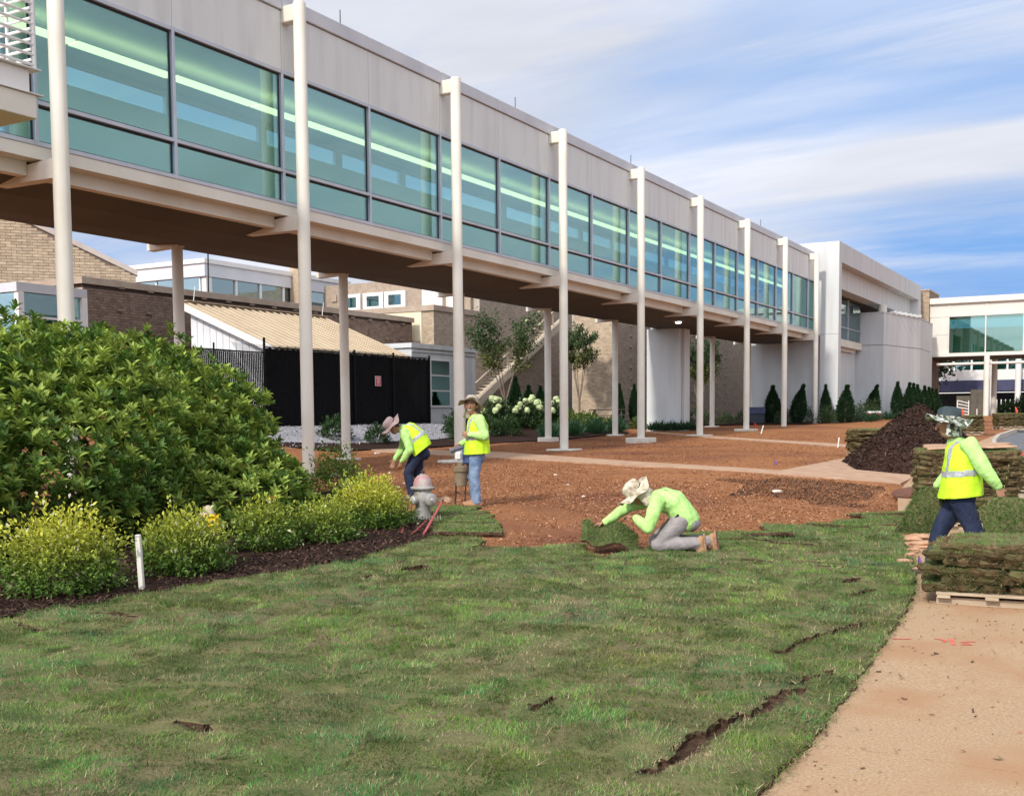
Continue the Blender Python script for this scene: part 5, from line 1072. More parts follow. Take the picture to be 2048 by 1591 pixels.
    def hp_(r, z, w, wob): x = r * math.cos(w); y = r * math.sin(w) * .9; return base + f2 * x + l2 * y + hu * (z + wob)
    n = 28; qb = MB(); rings = [(.106, .0), (.135, -.010), (.175, -.018), (.215, -.028)]; vs = []
    for k, (r, z) in enumerate(rings):
        for j in range(n): w = 2 * math.pi * j / n; vs.append(hp_(r, z, w, (r - .1) * (.32 * math.sin(2 * w + 1) + .18 * math.sin(5 * w + rs.random() * .2))))
    vs += [v - hu * .006 for v in vs]; m_ = len(rings) * n
    fs = [(i * n + j, i * n + (j + 1) % n, (i + 1) * n + (j + 1) % n, (i + 1) * n + j) for i in range(len(rings) - 1) for j in range(n)]; fs += [tuple(x + m_ for x in reversed(f)) for f in fs[:]]; e_ = (len(rings) - 1) * n; fs += [(e_ + j, e_ + (j + 1) % n, m_ + e_ + (j + 1) % n, m_ + e_ + j) for j in range(n)]
    qb.add(vs, fs); ht = qb.build('hat', hat, root, local=True, smooth=True)
    qc = MB(); vs = []
    cr = [(.108, -.005), (.110, .03), (.107, .065), (.090, .092), (.055, .104), (.004, .106)]
    for r, z in cr:
        for j in range(n): w = 2 * math.pi * j / n; vs.append(hp_(r, z, w, .004 * math.sin(3 * w + z * 60)))
    qc.add(vs, [(i * n + j, i * n + (j + 1) % n, (i + 1) * n + (j + 1) % n, (i + 1) * n + j) for i in range(len(cr) - 1) for j in range(n)] + [tuple(range((len(cr) - 1) * n, len(cr) * n))]); qc.build('crown', crown or hat, ht, local=True, smooth=True)
    qd = MB(); vs = []
    for z in (.0, .022):
        for j in range(n): w = 2 * math.pi * j / n; vs.append(hp_(.1125, z, w, 0))
    qd.add(vs, [(j, (j + 1) % n, (j + 1) % n + n, j + n) for j in range(n)]); qd.build('hat_band', hat, ht, local=True, smooth=True)
    if flap:
        qf = MB(); rows = []
        for k in range(7):
            t = k / 6; row = []
            for j in range(11):
                w = math.pi * ((.42 + 1.16 * j / 10) if not smile else (.68 + .62 * j / 10)); r = (.118 + .03 * t + .012 * math.sin(j * 1.7) * t) * (.86 if flap is green_camo else 1); row.append(base + f2 * (r * math.cos(w)) + l2 * (r * math.sin(w) * .95) - hu * (.01 + (.16 if flap is green_camo else .21) * t))
            rows.append(row)
        qf.add([p for r in rows for p in r], [(a * 11 + b, a * 11 + b + 1, (a + 1) * 11 + b + 1, (a + 1) * 11 + b) for a in range(6) for b in range(10)]); fl = qf.build('neck_flap', flap, ht, local=True, smooth=True); md = fl.modifiers.new('t', 'SOLIDIFY'); md.thickness = .004
    return root
FL = math.atan2(-.496, -.868)                      # facing along the walkway's shadow side, left as seen from the lawn
J1 = dict(pelvis=(-.01, 0, .82), chest=(-.02, 0, 1.22), neck=(.02, 0, 1.40), head=(.075, .01, 1.52), look=(.22, .97, -.05), headup=(0, 0, 1), shL=(-.05, .19, 1.32), elL=(-.14, .27, 1.07), wrL=(.10, .22, 1.10), hdL=(.9, -.4, .1), pnL=(-.2, -.9, -.1), curlL=.9, shR=(-.02, -.19, 1.32), elR=(.02, -.26, 1.06), wrR=(.24, -.18, .95), hdR=(1, .1, -.3), curlR=1.0, hipL=(0, .09, .80), knL=(.03, .10, .43), anL=(.0, .10, .09), toeL=(.14, .13, .04), hipR=(0, -.09, .80), knR=(.05, -.10, .43), anR=(.03, -.13, .09), toeR=(.17, -.12, .04), hem=.02)
person('person', g3(-8.72, 14.2), FL, J1, 'smiling worker in yellow vest, jeans and tan neck-flap hat standing by a column', jean_m, boot_m, tan_hat, smile=True, flap=tan_hat, hatup=(-.22, -.30, .93), sc=1.0)
J2 = dict(pelvis=(-.14, 0, .82), chest=(.05, 0, 1.12), neck=(.17, 0, 1.2), head=(.29, 0, 1.2), look=(.75, .05, -.66), headup=(.7, 0, .72), bend=(-.03, 0, .05), shL=(.08, .19, 1.10), elL=(.0, .24, .83), wrL=(.14, .2, .64), hdL=(.3, 0, -1), pnL=(.5, -.9, 0), curlL=.7, shR=(.10, -.18, 1.10), elR=(.16, -.24, .85), wrR=(.28, -.14, .66), hdR=(.4, 0, -1), pnR=(0, 1, 0), hipL=(-.12, .09, .80), knL=(.05, .11, .44), anL=(-.02, .12, .09), toeL=(.13, .13, .04), hipR=(-.12, -.09, .8), knR=(-.08, -.12, .43), anR=(-.2, -.14, .09), toeR=(-.04, -.14, .04), hem=.04)
person('person', g3(-10.3, 14.75), FL, J2, 'worker in yellow vest and taupe sun hat bending over behind the hydrant', navy_m, dboot_m, mauve_hat, hatup=(.8, .12, .6), torso_w=.195)
J3 = dict(pelvis=(-.09, 0, .37), chest=(.15, 0, .57), neck=(.29, 0, .63), head=(.42, 0, .63), look=(.72, .08, -.69), headup=(.7, 0, .72), bend=(-.02, 0, .06), shL=(.20, .19, .56), elL=(.30, .25, .28), wrL=(.44, .10, .38), hdL=(.8, -.4, .1), curlL=.8, shR=(.24, -.18, .56), elR=(.52, -.22, .47), wrR=(.78, -.14, .30), hdR=(1, 0, -.25), pnR=(0, 0, -1), curlR=.5, hipL=(-.06, .10, .34), knL=(.20, .15, .09), anL=(-.22, .14, .10), toeL=(-.27, .15, -.02), soleL=(-1, .1, .1), hipR=(-.06, -.10, .34), knR=(.22, -.13, .09), anR=(-.36, -.10, .10), toeR=(-.42, -.06, -.02), soleR=(-1, .35, .2))
kn = person('person', g3(-4.4, 11.32, .03), FL - .12, J3, 'worker in lime shirt, grey trousers and sand camouflage hat kneeling to lay sod', grey_m, boot_m, sand_camo, vest=False, hatup=(.72, .15, .66), flap=sand_camo, torso_w=.20)
J4 = dict(pelvis=(-.04, 0, .78), chest=(-.05, 0, 1.17), neck=(.02, 0, 1.34), head=(.085, 0, 1.46), look=(.97, .1, -.2), headup=(.12, 0, 1), shL=(-.09, .19, 1.27), elL=(-.22, .25, 1.04), wrL=(-.34, .22, .88), hdL=(-.35, 0, -1), pnL=(.4, -.9, 0), curlL=1.1, shR=(-.02, -.19, 1.27), elR=(.03, -.27, 1.0), wrR=(.16, -.24, .86), hdR=(.35, 0, -1), pnR=(0, .9, 0), curlR=1.1, hipL=(-.03, .09, .76), knL=(-.16, .10, .44), anL=(-.42, .10, .17), toeL=(-.32, .11, .05), soleL=(-.55, 0, -.8), hipR=(-.03, -.09, .76), knR=(.14, -.10, .42), anR=(.20, -.10, .09), toeR=(.36, -.11, .05), hem=.0)
person('person', g3(-1.5, 11.1), FL - .3, J4, 'walking worker in yellow vest and green camouflage hat carrying sod in both hands', navy_m, dboot_m, green_camo, crown=dark_crown, flap=green_camo, hatup=(-.10, 0, 1), torso_w=.20)
# faded lettering across the kneeling worker's back
def letters(txt, size, m, parent, M):
    cu = bpy.data.curves.new('lettering', 'FONT'); cu.body = txt; cu.size = size; cu.extrude = .002; cu.align_x = 'CENTER'; o = bpy.data.objects.new('lettering', cu); COL.objects.link(o); dg = bpy.context.evaluated_depsgraph_get(); dg.update()
    me = bpy.data.meshes.new_from_object(o.evaluated_get(dg)); bpy.data.objects.remove(o); me.materials.clear(); o = link_mesh('lettering', me, m, parent); o.matrix_basis = M; return o
ink = pm('green_print', (.16, .50, .14), (.22, .58, .18), 30, .8, world=False)
bx = Vector((0, 1, 0)); bu = Vector((.58, 0, .30)).normalized(); bn = bx.cross(bu) * 1
if bn.z < 0: bn = -bn
for txt, sz, dx in (('ALW', .09, .14), ('C O', .04, .04), ('P E', .03, -.02)):
    X_ = -bx if False else bx; Mx = Matrix((Vector((0, -1, 0)), bu, Vector((0, -1, 0)).cross(bu))).transposed().to_4x4(); c = Vector((.04, .03, .46)) + bu * dx; nn = Vector((0, -1, 0)).cross(bu); Mx.translation = c + nn * .165; letters(txt, sz, ink, kn, Mx)

# ------------------------------------------------------------------ stacks of sod and the mulch heap
sodside_m = pm('sod_side', (.07, .045, .022), (.17, .12, .06), 22, .95, 1, 70, c3=(.11, .10, .04), big=7, spec=.1, objrand=.35)
wood_m = pm('pallet_wood', (.36, .27, .18), (.48, .38, .26), 3, .9, .4, 30, stretch=(1, 6, 6))
FOLD = [(sod_mesh(.58, .49, .070, 50 + k, 9, .05).mesh('sod_bundle'), sod_turf(.60, .50, .066, 4200, .034, .007, .25, 1500)) for k in range(4)]
FOLDF = [(sod_mesh(.60, .50, .066, 60 + k, 6, .07).mesh('sod_bundle'), sod_turf(.60, .50, .066, 0, .04, .016, .4, 300, topcov=False)) for k in range(3)]
for me, tf in FOLD + FOLDF: me.materials.append(turf_m); me.materials.append(sodside_m); tf.materials.append(blade_m)
def stack(x, y, rz, nx, ny, layers, label, group, where, near=False, pitch=.066, jit=.035, palh=.12):
    p = empty('pallet', g3(x, y), 'wooden pallet under ' + where, 'pallet', rz=rz); w, d = nx * .6, ny * .5
    for i in range(5):
        q = MB(); yy = -d / 2 + d * i / 4; q.bbox((-w / 2, yy - .05, palh - .02), (w / 2, yy + .05, palh), .003); q.build('deck_board', wood_m, p, local=True)
    for xx in np.linspace(-w / 2 + .06, w / 2 - .06, 4): q = MB(); q.bbox((xx - .05, -d / 2 - .06, palh - .045), (xx + .05, d / 2 + .02, palh - .0205), .003); q.build('cross_board', wood_m, p, local=True)
    for yy in (-d / 2 + .03, 0, d / 2 - .03): q = MB(); q.bbox((-w / 2, yy - .02, -.03), (w / 2, yy + .02, palh - .046), .003); q.build('stringer', wood_m, p, local=True)
    rs = random.Random(int(x * 50)); src = FOLD if near else FOLDF; z0 = float(gz(x, y)) + palh + .002; ca, sa = math.cos(rz), math.sin(rz)
    for l in range(layers):
        for i in range(nx):
            for j in range(ny):
                lx = (i - (nx - 1) / 2) * .6 + (.12 * (l % 2) - .06 if near else 0) + rs.uniform(-jit, jit); ly = (j - (ny - 1) / 2) * .5 + rs.uniform(-jit, jit); k = rs.randrange(3 if not near else 4); me, tf = (FOLD if (near or l == layers - 1) else FOLDF)[k]
                o = link_mesh('sod_bundle', me, None); o.location = (x + lx * ca - ly * sa, y + lx * sa + ly * ca, z0 + l * pitch); o.rotation_euler = (rs.uniform(-.045, .045), rs.uniform(-.045, .045), rz + rs.uniform(-.05, .05)); tag(o, label if l < layers - 1 else label.replace('folded sod piece in', 'top-layer green sod piece of'), 'sod', group); t = link_mesh('turf', tf, None, o); t['kind'] = 'stuff'
    return z0 + layers * pitch
stack(-.86, 10.02, .08, 2, 2, 6, 'folded sod piece in the low stack in front of the walking worker', 'sod in the low near stack', 'the low stack of sod in front of the walking worker', True)
zt = stack(-2.02, 15.75, .22, 2, 2, 14, 'folded sod piece in the tall stack behind the walking worker', 'sod in the tall stack', 'the tall stack of sod behind the walking worker', False)
stack(-2.35, 21.9, .2, 2, 2, 8, 'folded sod piece in the stack marked by a pink ribbon', 'sod in the ribbon stack', 'the sod stack marked by a pink ribbon', False)
stack(-6.1, 30.0, .5, 2, 2, 9, 'folded sod piece in the stack half buried by the mulch heap', 'sod in the stack by the mulch heap', 'the sod stack half buried by the mulch heap', False)
stack(-4.75, 50.6, .4, 2, 2, 8, 'folded sod piece in the far stack on the kerb below the footbridge', 'sod in the far kerb stack', 'the far sod stack on the kerb below the footbridge', False)
stack(-5.75, 43.8, .4, 2, 2, 9, 'folded sod piece in the stack seen past the camouflage hat', 'sod in the stack past the hat', 'the sod stack seen past the camouflage hat', False)
# earth side of the last piece turned up on the tall stack
me = sod_mesh(1.0, .85, .03, 91, 8, .08).mesh('sod_bundle'); me.materials.append(pm('dry_red_clay', (.40, .24, .14), (.5, .32, .2), 12, .95, .8, 40)); me.materials.append(MATS['dry_red_clay']); o = link_mesh('sod_bundle', me, None); o.location = (-2.02, 15.75, zt + .035); o.rotation_euler = (.03, -.03, .2); tag(o, 'sod piece lying earth side up on top of the tall stack', 'sod')
# carried and lifted pieces
def bent_sod(w, h, t, f, n=10):
    """a pad of sod hung from its upper edge, shape given by f(u, v)"""
    m = MB(); A = []; Bk = []
    for j in range(n + 1):
        for i in range(n + 1):
            u, v = i / n - .5, j / n; p = Vector(f(u, v)); du = Vector(f(u + .01, v)) - Vector(f(u - .01, v)); dv = Vector(f(u, v + .01)) - Vector(f(u, v - .01)); nn = -du.cross(dv).normalized(); A.append(p); Bk.append(p - nn * t)
    q = lambda i, j: j * (n + 1) + i; o = (n + 1) ** 2; fs = [(q(i, j + 1), q(i + 1, j + 1), q(i + 1, j), q(i, j)) for j in range(n) for i in range(n)]; k = len(fs); fs += [tuple(x + o for x in reversed(a)) for a in fs[:k]]; ring = [q(i, 0) for i in range(n)] + [q(n, j) for j in range(n)] + [q(i, n) for i in range(n, 0, -1)] + [q(0, j) for j in range(n, 0, -1)]
    fs += [(ring[i], ring[i] + o, ring[(i + 1) % len(ring)] + o, ring[(i + 1) % len(ring)]) for i in range(len(ring))]; m.v = [tuple(x) for x in A + Bk]; m.f = fs; m.mi = [0] * k + [1] * (len(fs) - k); P = []; Dn = []
    for _ in range(int(w * h * 9000)):
        u, v = random.uniform(-.5, .5), random.random(); p = Vector(f(u, v)); du = Vector(f(u + .01, v)) - Vector(f(u - .01, v)); dv = Vector(f(u, v + .01)) - Vector(f(u, v - .01)); P.append(p); Dn.append(-du.cross(dv).normalized())
    P = np.array([list(p) for p in P]); Dn = np.array([list(p) for p in Dn]); n_ = len(P); d = unit(Dn * .7 + rdir(n_) * .8 + [0, 0, -.3]); L = RNG.uniform(.02, .045, n_)[:, None]; s = unit(np.cross(d, rdir(n_))) * .004; V = np.stack([P - s, P + s, P + d * L], 1).reshape(-1, 3); C = GREEN[RNG.integers(0, 4, n_)] * RNG.uniform(.6, 1.1, (n_, 1)); st = RNG.random(n_) < .2; C[st] = STRAW[RNG.integers(0, 3, st.sum())] * .8
    return m, np_mesh('turf', V, np.arange(3 * n_).reshape(-1, 3), np.repeat(C, 3, 0))
def hang(label, loc, rz, w, h, f):
    m, tf = bent_sod(w, h, .028, f); o = link_mesh('sod_bundle', m.mesh('sod_bundle'), [turf_m, sodsoil_m]); o.location = loc; o.rotation_euler = (0, 0, rz); tag(o, label, 'sod'); t = link_mesh('turf', tf, blade_m, o); t['kind'] = 'stuff'
gw = float(gz(-1.5, 11.1))
hang('sod piece hanging from the walking worker\'s rear hand', (-1.5, 11.1, gw), FL - .3, .5, .62, lambda u, v: (-.42 - u * .52 - .10 * v + .0 * u, .27 + .10 * math.sin(v * 2.2) + .12 * u * u, .80 - v * .44 - .55 * max(0, abs(u) - .15) ** 1.5 * (1 - v)))
hang('sod piece hanging from the walking worker\'s front hand', (-1.5, 11.1, gw), FL - .3, .42, .5, lambda u, v: (.24 - u * .36 + .12 * v, -.14 + .05 * math.sin(v * 2.5), .86 - v * .45 - .75 * max(0, abs(u) - .1) ** 1.5 * (1 - v)))
hang('sod piece being lowered by the kneeling worker\'s reaching hand', g3(-4.4, 11.32, .03), FL - .12, .62, .42, lambda u, v: (.72 - u * .62, -.16 + v * .40, .30 - .19 * v - .16 * (u + .1) ** 2 * 2 + .03 * math.sin(u * 9) + (.05 * (u < -.3))))
# heap of dark mulch
def heap_h(x, y):
    dx, dy = (x + 4.55), (y - 27.6); r = np.sqrt((dx / 1.75) ** 2 + (dy / 2.9) ** 2) + .10 * vnoise(x, y, .8, 21); return np.clip(1 - r, 0, 1) ** .82 * 1.55 * (1 + .08 * vnoise(x, y, .35, 22)) - .04
hx = np.arange(-6.9, -2.4, .07); hy = np.arange(24, 31.4, .09); HX_, HY_ = np.meshgrid(hx, hy); HZ_ = heap_h(HX_, HY_); hz = HZ_ + gz(HX_, HY_); J = np.arange(HX_.size).reshape(HX_.shape); kp = np.maximum.reduce([HZ_[:-1, :-1], HZ_[1:, :-1], HZ_[:-1, 1:], HZ_[1:, 1:]]) > -.03
F = np.stack([J[:-1, :-1][kp], J[:-1, 1:][kp], J[1:, 1:][kp], J[1:, :-1][kp]], 1); hp = empty('mulch_heap', g3(-4.55, 27.6), 'big heap of dark brown mulch tipped on the path beside the sod stack', 'mulch heap')
V = np.stack([HX_.ravel(), HY_.ravel(), hz.ravel()], 1) - np.array(hp.location); link_mesh('mound', np_mesh('mound', V, F, smooth=True), mulch_m, hp)
n = 26000; x = RNG.uniform(-6.8, -2.5, n); y = RNG.uniform(24.1, 31.2, n); h = heap_h(x, y); k = h > -.03; o = chips('mulch_chips', x[k], y[k], 0, .055, DARK)
vv = np.empty(len(o.data.vertices) * 3, np.float32); o.data.vertices.foreach_get('co', vv); vv = vv.reshape(-1, 3); vv[:, 2] += np.repeat(h[k], 4); vv -= np.array(hp.location, np.float32); o.data.vertices.foreach_set('co', vv.ravel()); o.data.update(); o.parent = hp

# ------------------------------------------------------------------ fire hydrant and tools
hyd = empty('fire_hydrant', g3(-8.34, 12.2), 'weathered silver fire hydrant with a worn red bonnet beside the bright shrub', 'hydrant', rz=YAW)
hs = pm('hydrant_silver', (.40, .385, .35), (.52, .50, .46), 9, .5, .4, 40, metal=.35, world=False, c3=(.33, .28, .20), big=5); hr = pm('hydrant_red', (.40, .37, .34), (.44, .40, .37), 14, .6, .4, 50, world=False, c3=(.40, .10, .10), big=4); dk = pm('dark_iron', (.05, .045, .04), (.09, .08, .07), 14, .7, .4, 40, metal=.4, world=False)
def HB(name, prof, m, p=hyd, c=(0, 0, 0), axis='z', n=24): q = MB(); q.lathe(prof, c, n, axis=axis); return q.build(name, m, p, local=True, auto=True)
bar = HB('barrel', [(.13, -.05), (.13, .035), (.155, .04), (.155, .065), (.105, .07), (.10, .22), (.115, .25), (.12, .40), (.112, .435)], hs)
HB('bonnet_flange', [(.14, .436), (.165, .44), (.168, .46), (.13, .475)], hs); bon = HB('bonnet', [(.128, .475), (.126, .52), (.108, .575), (.07, .615), (.04, .628), (.038, .64)], hr); HB('operating_nut', [(.028, .64), (.026, .68), (.02, .684)], dk, bon, n=5)
for i in range(10): a = i * .628; HB('bolt', [(.012, .425), (.012, .436)], dk, c=(.15 * math.cos(a), .15 * math.sin(a), 0), n=6)
for i in range(8): a = i * .785; HB('bolt', [(.011, .065), (.011, .078)], dk, c=(.137 * math.cos(a), .137 * math.sin(a), 0), n=6)
def nozzle(ang, r, L, z, label):
    o = empty('nozzle', (0, 0, 0), rz=ang); o.parent = hyd; o.name = 'nozzle'
    HB('throat', [(r * .86, .07), (r * .86, .11 + L * .3), (r, .115 + L * .3)], hs, o, (0, 0, z), 'x', 20); HB('cap', [(r, .116 + L * .3), (r * 1.05, .125 + L * .3), (r * 1.05, .16 + L * .6), (r * .8, .175 + L * .6), (r * .3, .178 + L * .6), (r * .26, .20 + L * .6), (.001, .202 + L * .6)], hs, o, (0, 0, z), 'x', 20)
nozzle(-.85, .085, .05, .30, ''); nozzle(-2.35, .055, .04, .295, ''); nozzle(2.3, .055, .04, .295, '')
q = MB(); pts = [(.115 * math.cos(-.85) + .06 * t, -.10 + .02 * t - .06, .25 - .30 * t * (1.3 - t)) for t in np.linspace(0, 1, 9)]; q.tube(pts, .006, 5); q.build('chain', dk, hyd, local=True)
redh = pm('red_fibreglass', (.42, .075, .07), (.5, .11, .10), 8, .5, world=False)
def tool(name, a, b, label, head):
    a = Vector(a); b = Vector(b); o = empty(name, a, label, 'tool'); q = MB(); d = b - a; u = d.normalized(); q.tube([a, a + u * .02, b], [.017, .017, .015], 10, cap=False); q.tube([a + u * .02, a + u * .001], [.012, .012], 10, cap=False); q.build('handle', redh, o, auto=True); head(o, b, u)
def rake_head(o, b, u):
    s = Vector((.868, .496, 0)); q = MB(); q.tube([b, b + u * .1], [.016, .012], 8); q.build('socket', dk, o); q = MB(); q.bbox((-.19, -.01, -.008), (.19, .01, .012), .003); q.v = [tuple(b + u * .1 + s * v[0] + u * v[1] + Vector((0, 0, 1)) * (v[2] + .0)) for v in q.v]; q.build('head_bar', dk, o)
    for i in range(11):
        q = MB(); c = b + u * .1 + s * (-.18 + .036 * i); q.tube([c, c + Vector((0, 0, .05)) - u * .015, c + Vector((0, 0, .075)) - u * .035], [.004, .0035, .002], 5); q.build('tine', wpaint, o)
def shovel_head(o, b, u):
    q = MB(); s = Vector((.868, .496, 0)); n = u.cross(s).normalized(); vs = []; fs = []
    for j in range(7):
        t = j / 6; w = .10 * (1 if t < .55 else math.sqrt(max(0, 1 - ((t - .55) / .46) ** 2)) + .02)
        for i in range(7): k = i / 3 - 1; vs.append(b + u * (.05 + .28 * t) + s * (k * w) + n * (.02 * k * k - .015 * t))
    fs = [(j * 7 + i, j * 7 + i + 1, (j + 1) * 7 + i + 1, (j + 1) * 7 + i) for j in range(6) for i in range(6)]; q.add(vs, fs); m = q.build('blade', pm('muddy_steel', (.36, .2, .11), (.46, .28, .17), 10, .8, world=False), o, smooth=True); md = m.modifiers.new('t', 'SOLIDIFY'); md.thickness = .004; q = MB(); q.tube([b - u * .02, b + u * .1], [.019, .014], 8); q.build('socket', dk, o)
def hoe_head(o, b, u):
    q = MB(); s = Vector((.868, .496, 0)); q.tube([b, b + u * .06, b + u * .09 + Vector((0, 0, -.02))], [.013, .01, .008], 8); q.build('neck', dk, o); q = MB(); q.bbox((-.08, -.002, -.05), (.08, .002, .05), .001); q.v = [tuple(b + u * (.1 + v[1]) + s * v[0] + Vector((0, 0, v[2]))) for v in q.v]; q.build('blade', dk, o)
def gt(x, y, h): return (x, y, float(gz(x, y)) + h)
tool('garden_rake', gt(-7.50, 10.72, .035), gt(-8.06, 11.85, .05), 'rake with a red handle lying on mulch, its tines turned up', rake_head)
tool('shovel', gt(-7.36, 10.75, .03), gt(-8.1, 12.3, .26), 'shovel with a red handle leaning on the hydrant, muddy blade up', shovel_head)
tool('hoe', gt(-7.66, 10.74, .035), gt(-8.42, 11.9, .045), 'hoe with a red handle half under the bright shrub', hoe_head)
# stakes, flags and bits
def stake(x, y, h, w, label, tilt=(0, 0), m=None):
    q = MB(); q.bbox((-w / 2, -w / 2, -.1), (w / 2, w / 2, h), .004); o = link_mesh('stake', q.mesh('stake'), m or wpaint); o.location = g3(x, y); o.rotation_euler = (tilt[0], tilt[1], .4); tag(o, label, 'stake')
stake(-7.45, 6.6, .52, .042, 'tall white wooden stake in the mulch between two shrubs', (.03, -.03), pm('stake_wood', (.68, .64, .55), (.76, .72, .63), 6, .8, .2, 40, stretch=(6, 6, 1))); stake(-9.7, 12.25, .42, .04, 'white stake showing behind the low green shrub'); stake(-13.55, 44.4, .36, .04, 'thin white stake leaning in the red soil before the white wall', (0, .25)); stake(-7.9, 33.6, .3, .035, 'short white stake beside the sod stack and mulch heap', (.1, .1))
def flag(x, y, h, col, label, z=0, size=.1, name='marker_flag', droop=True):
    o = empty(name, g3(x, y, z), label, 'flag'); q = MB(); q.tube([(0, 0, -.05), (0, 0, h)], .003, 5); q.build('wire', dk, o, local=True); q = MB(); vs = []
    for i in range(6):
        for j in range(5): u, v = i / 5, j / 4; vs.append((u * size * (.5 if droop else 1), .02 * math.sin(u * 6 + v * 2), h - v * size * .9 - (u * size * .8 if droop else 0)))
    q.add(vs, [(i * 5 + j, i * 5 + j + 1, (i + 1) * 5 + j + 1, (i + 1) * 5 + j) for i in range(5) for j in range(4)]); f = q.build('flag', pm('flag_' + name + str(col), col, tuple(c * .85 for c in col), 8, .6, world=False, trans=.3), o, local=True, smooth=True); md = f.modifiers.new('t', 'SOLIDIFY'); md.thickness = .001
flag(-8.2, 7.35, .30, (.75, .2, .42), 'small pink marker flag beside the tall white stake', size=.13); flag(-7.36, 25.2, .16, (.38, .2, .7), 'small purple marker flag in the soil by the crossing path'); flag(-1.83, 11.1, .2, (.3, .16, .5), 'purple marker flag at the corner of the low sod stack', size=.1)
flag(-2.1, 22.1, .12, (.95, .12, .1), 'pink-red ribbon lying on top of a sod stack', z=.66, size=.24, droop=False); flag(-4.6, 50.6, .3, (.95, .14, .08), 'orange marker flag on the far kerb sod stack', z=.66, size=.22); flag(-5.8, 43.8, .3, (.95, .14, .08), 'orange marker flag on the sod stack past the hat', z=.7, size=.22); flag(-14.95, 48.0, .4, (.8, .05, .08), 'red marker flag right behind a column pad', size=.2)
def rockm(r, seed, sub=2, f=(1, 1, 1), amp=.2):
    b = bmesh.new(); bmesh.ops.create_icosphere(b, subdivisions=sub, radius=r); rs = random.Random(seed); ph = [rs.uniform(0, 6) for _ in range(3)]
    for v in b.verts: c = v.co.normalized(); v.co *= 1 + amp * (math.sin(3 * c.x + ph[0]) * math.sin(2.5 * c.y + ph[1]) + .5 * math.sin(5 * c.z + ph[2])); v.co = Vector((v.co.x * f[0], v.co.y * f[1], v.co.z * f[2]))
    me = bpy.data.meshes.new('rock'); b.to_mesh(me); b.free(); return me
st_ = empty('marker_stone', g3(-8.5, 8.42), 'upright beige stone with a bright yellow tag behind the second shrub', 'stone'); me = rockm(.16, 4, 3, (.85, .75, 1.9), .12); o = link_mesh('stone', me, pm('beige_stone', (.42, .34, .24), (.52, .44, .33), 8, .85, .4, 40), st_); o.location = (0, 0, .22); me.polygons.foreach_set('use_smooth', [True] * len(me.polygons))
q = MB(); vs = [(-.07 + .035 * i + .01 * math.sin(i * 2.1 + j), -.16 - .015 * math.sin(i + j), .30 + .045 * j + .012 * math.sin(i * 3 + j * 2)) for j in range(5) for i in range(5)]; q.add(vs, [(j * 5 + i, j * 5 + i + 1, (j + 1) * 5 + i + 1, (j + 1) * 5 + i) for j in range(4) for i in range(4)]); o = q.build('tag', pm('yellow_tag', (.9, .55, .01), (.95, .62, .02), 6, .5, world=False), st_, local=True); o.rotation_euler = (0, 0, .75); o.location = (.1, -.02, 0); md = o.modifiers.new('t', 'SOLIDIFY'); md.thickness = .004
clay = pm('red_clay', (.40, .21, .12), (.52, .31, .19), 10, .95, .8, 40)
for i, (x, y, r, f) in enumerate([(-2.42, 14.5, .13, (1.3, 1, .35)), (-2.3, 14.05, .12, (1.5, 1.1, .35)), (-2.35, 13.75, .10, (1.2, .9, .4)), (-2.18, 13.2, .13, (1.2, 1, .35)), (-2.15, 12.7, .07, (1, 1, .5)), (-2.12, 12.3, .06, (1, 1, .5)), (-2.08, 11.8, .06, (1.2, .8, .5))]):
    o = link_mesh('clay_clod', rockm(r, 30 + i, 2, f, .25), clay); o.location = g3(x, y, .02 + r * f[2] * .7); tag(o, 'flat lump of red clay on the pavement edge beside the lawn', 'clod', 'clay lumps on the pavement edge')
for i, (x, y, r) in enumerate([(-14.9, 18.5, .13), (-5.53, 19.1, .07), (-20.1, 27, .09), (-12.4, 17.5, .03), (-7.9, 16.2, .03), (-6.3, 15.9, .03), (-9.2, 18.2, .03), (-7.75, 10.9, .025), (-10.6, 20.4, .04)]):
    o = link_mesh('white_stone', rockm(r, 60 + i, 1, (1.3, .9, .5), .3), pm('pale_stone', (.58, .5, .42), (.68, .6, .52), 9, .9)); o.location = g3(x, y, .01 + r * .25); tag(o, 'pale stone chip lying on the dark or red soil', 'stone', 'pale stone chips on the soil')
vb = empty('valve_box', g3(-2.7, 15.35), 'flat blue-grey valve box lid set in the pavement edge', 'valve box', rz=.25); q = MB(); q.bbox((-.15, -.2, 0), (.15, .2, .045), .012); q.build('lid', pm('valve_lid', (.40, .45, .52), (.48, .53, .60), 8, .6), vb, local=True); q = MB(); q.bbox((-.19, -.24, -.05), (.19, .24, .03), .01); q.build('frame', dk, vb, local=True)
q = MB(); q.lathe([(.14, 0), (.20, .0), (.25, .10), (.235, .10), (.19, .02), (.001, .02)], n=20); o = thing1('clay_pan', q, pm('brown_pan', (.10, .045, .03), (.15, .07, .045), 8, .7, world=False), 'open dark brown pan lying on the pavement corner', 'pan', smooth=True); o.location = g3(-3.5, 20.0, .03); o.rotation_euler = (.25, -.15, 0)
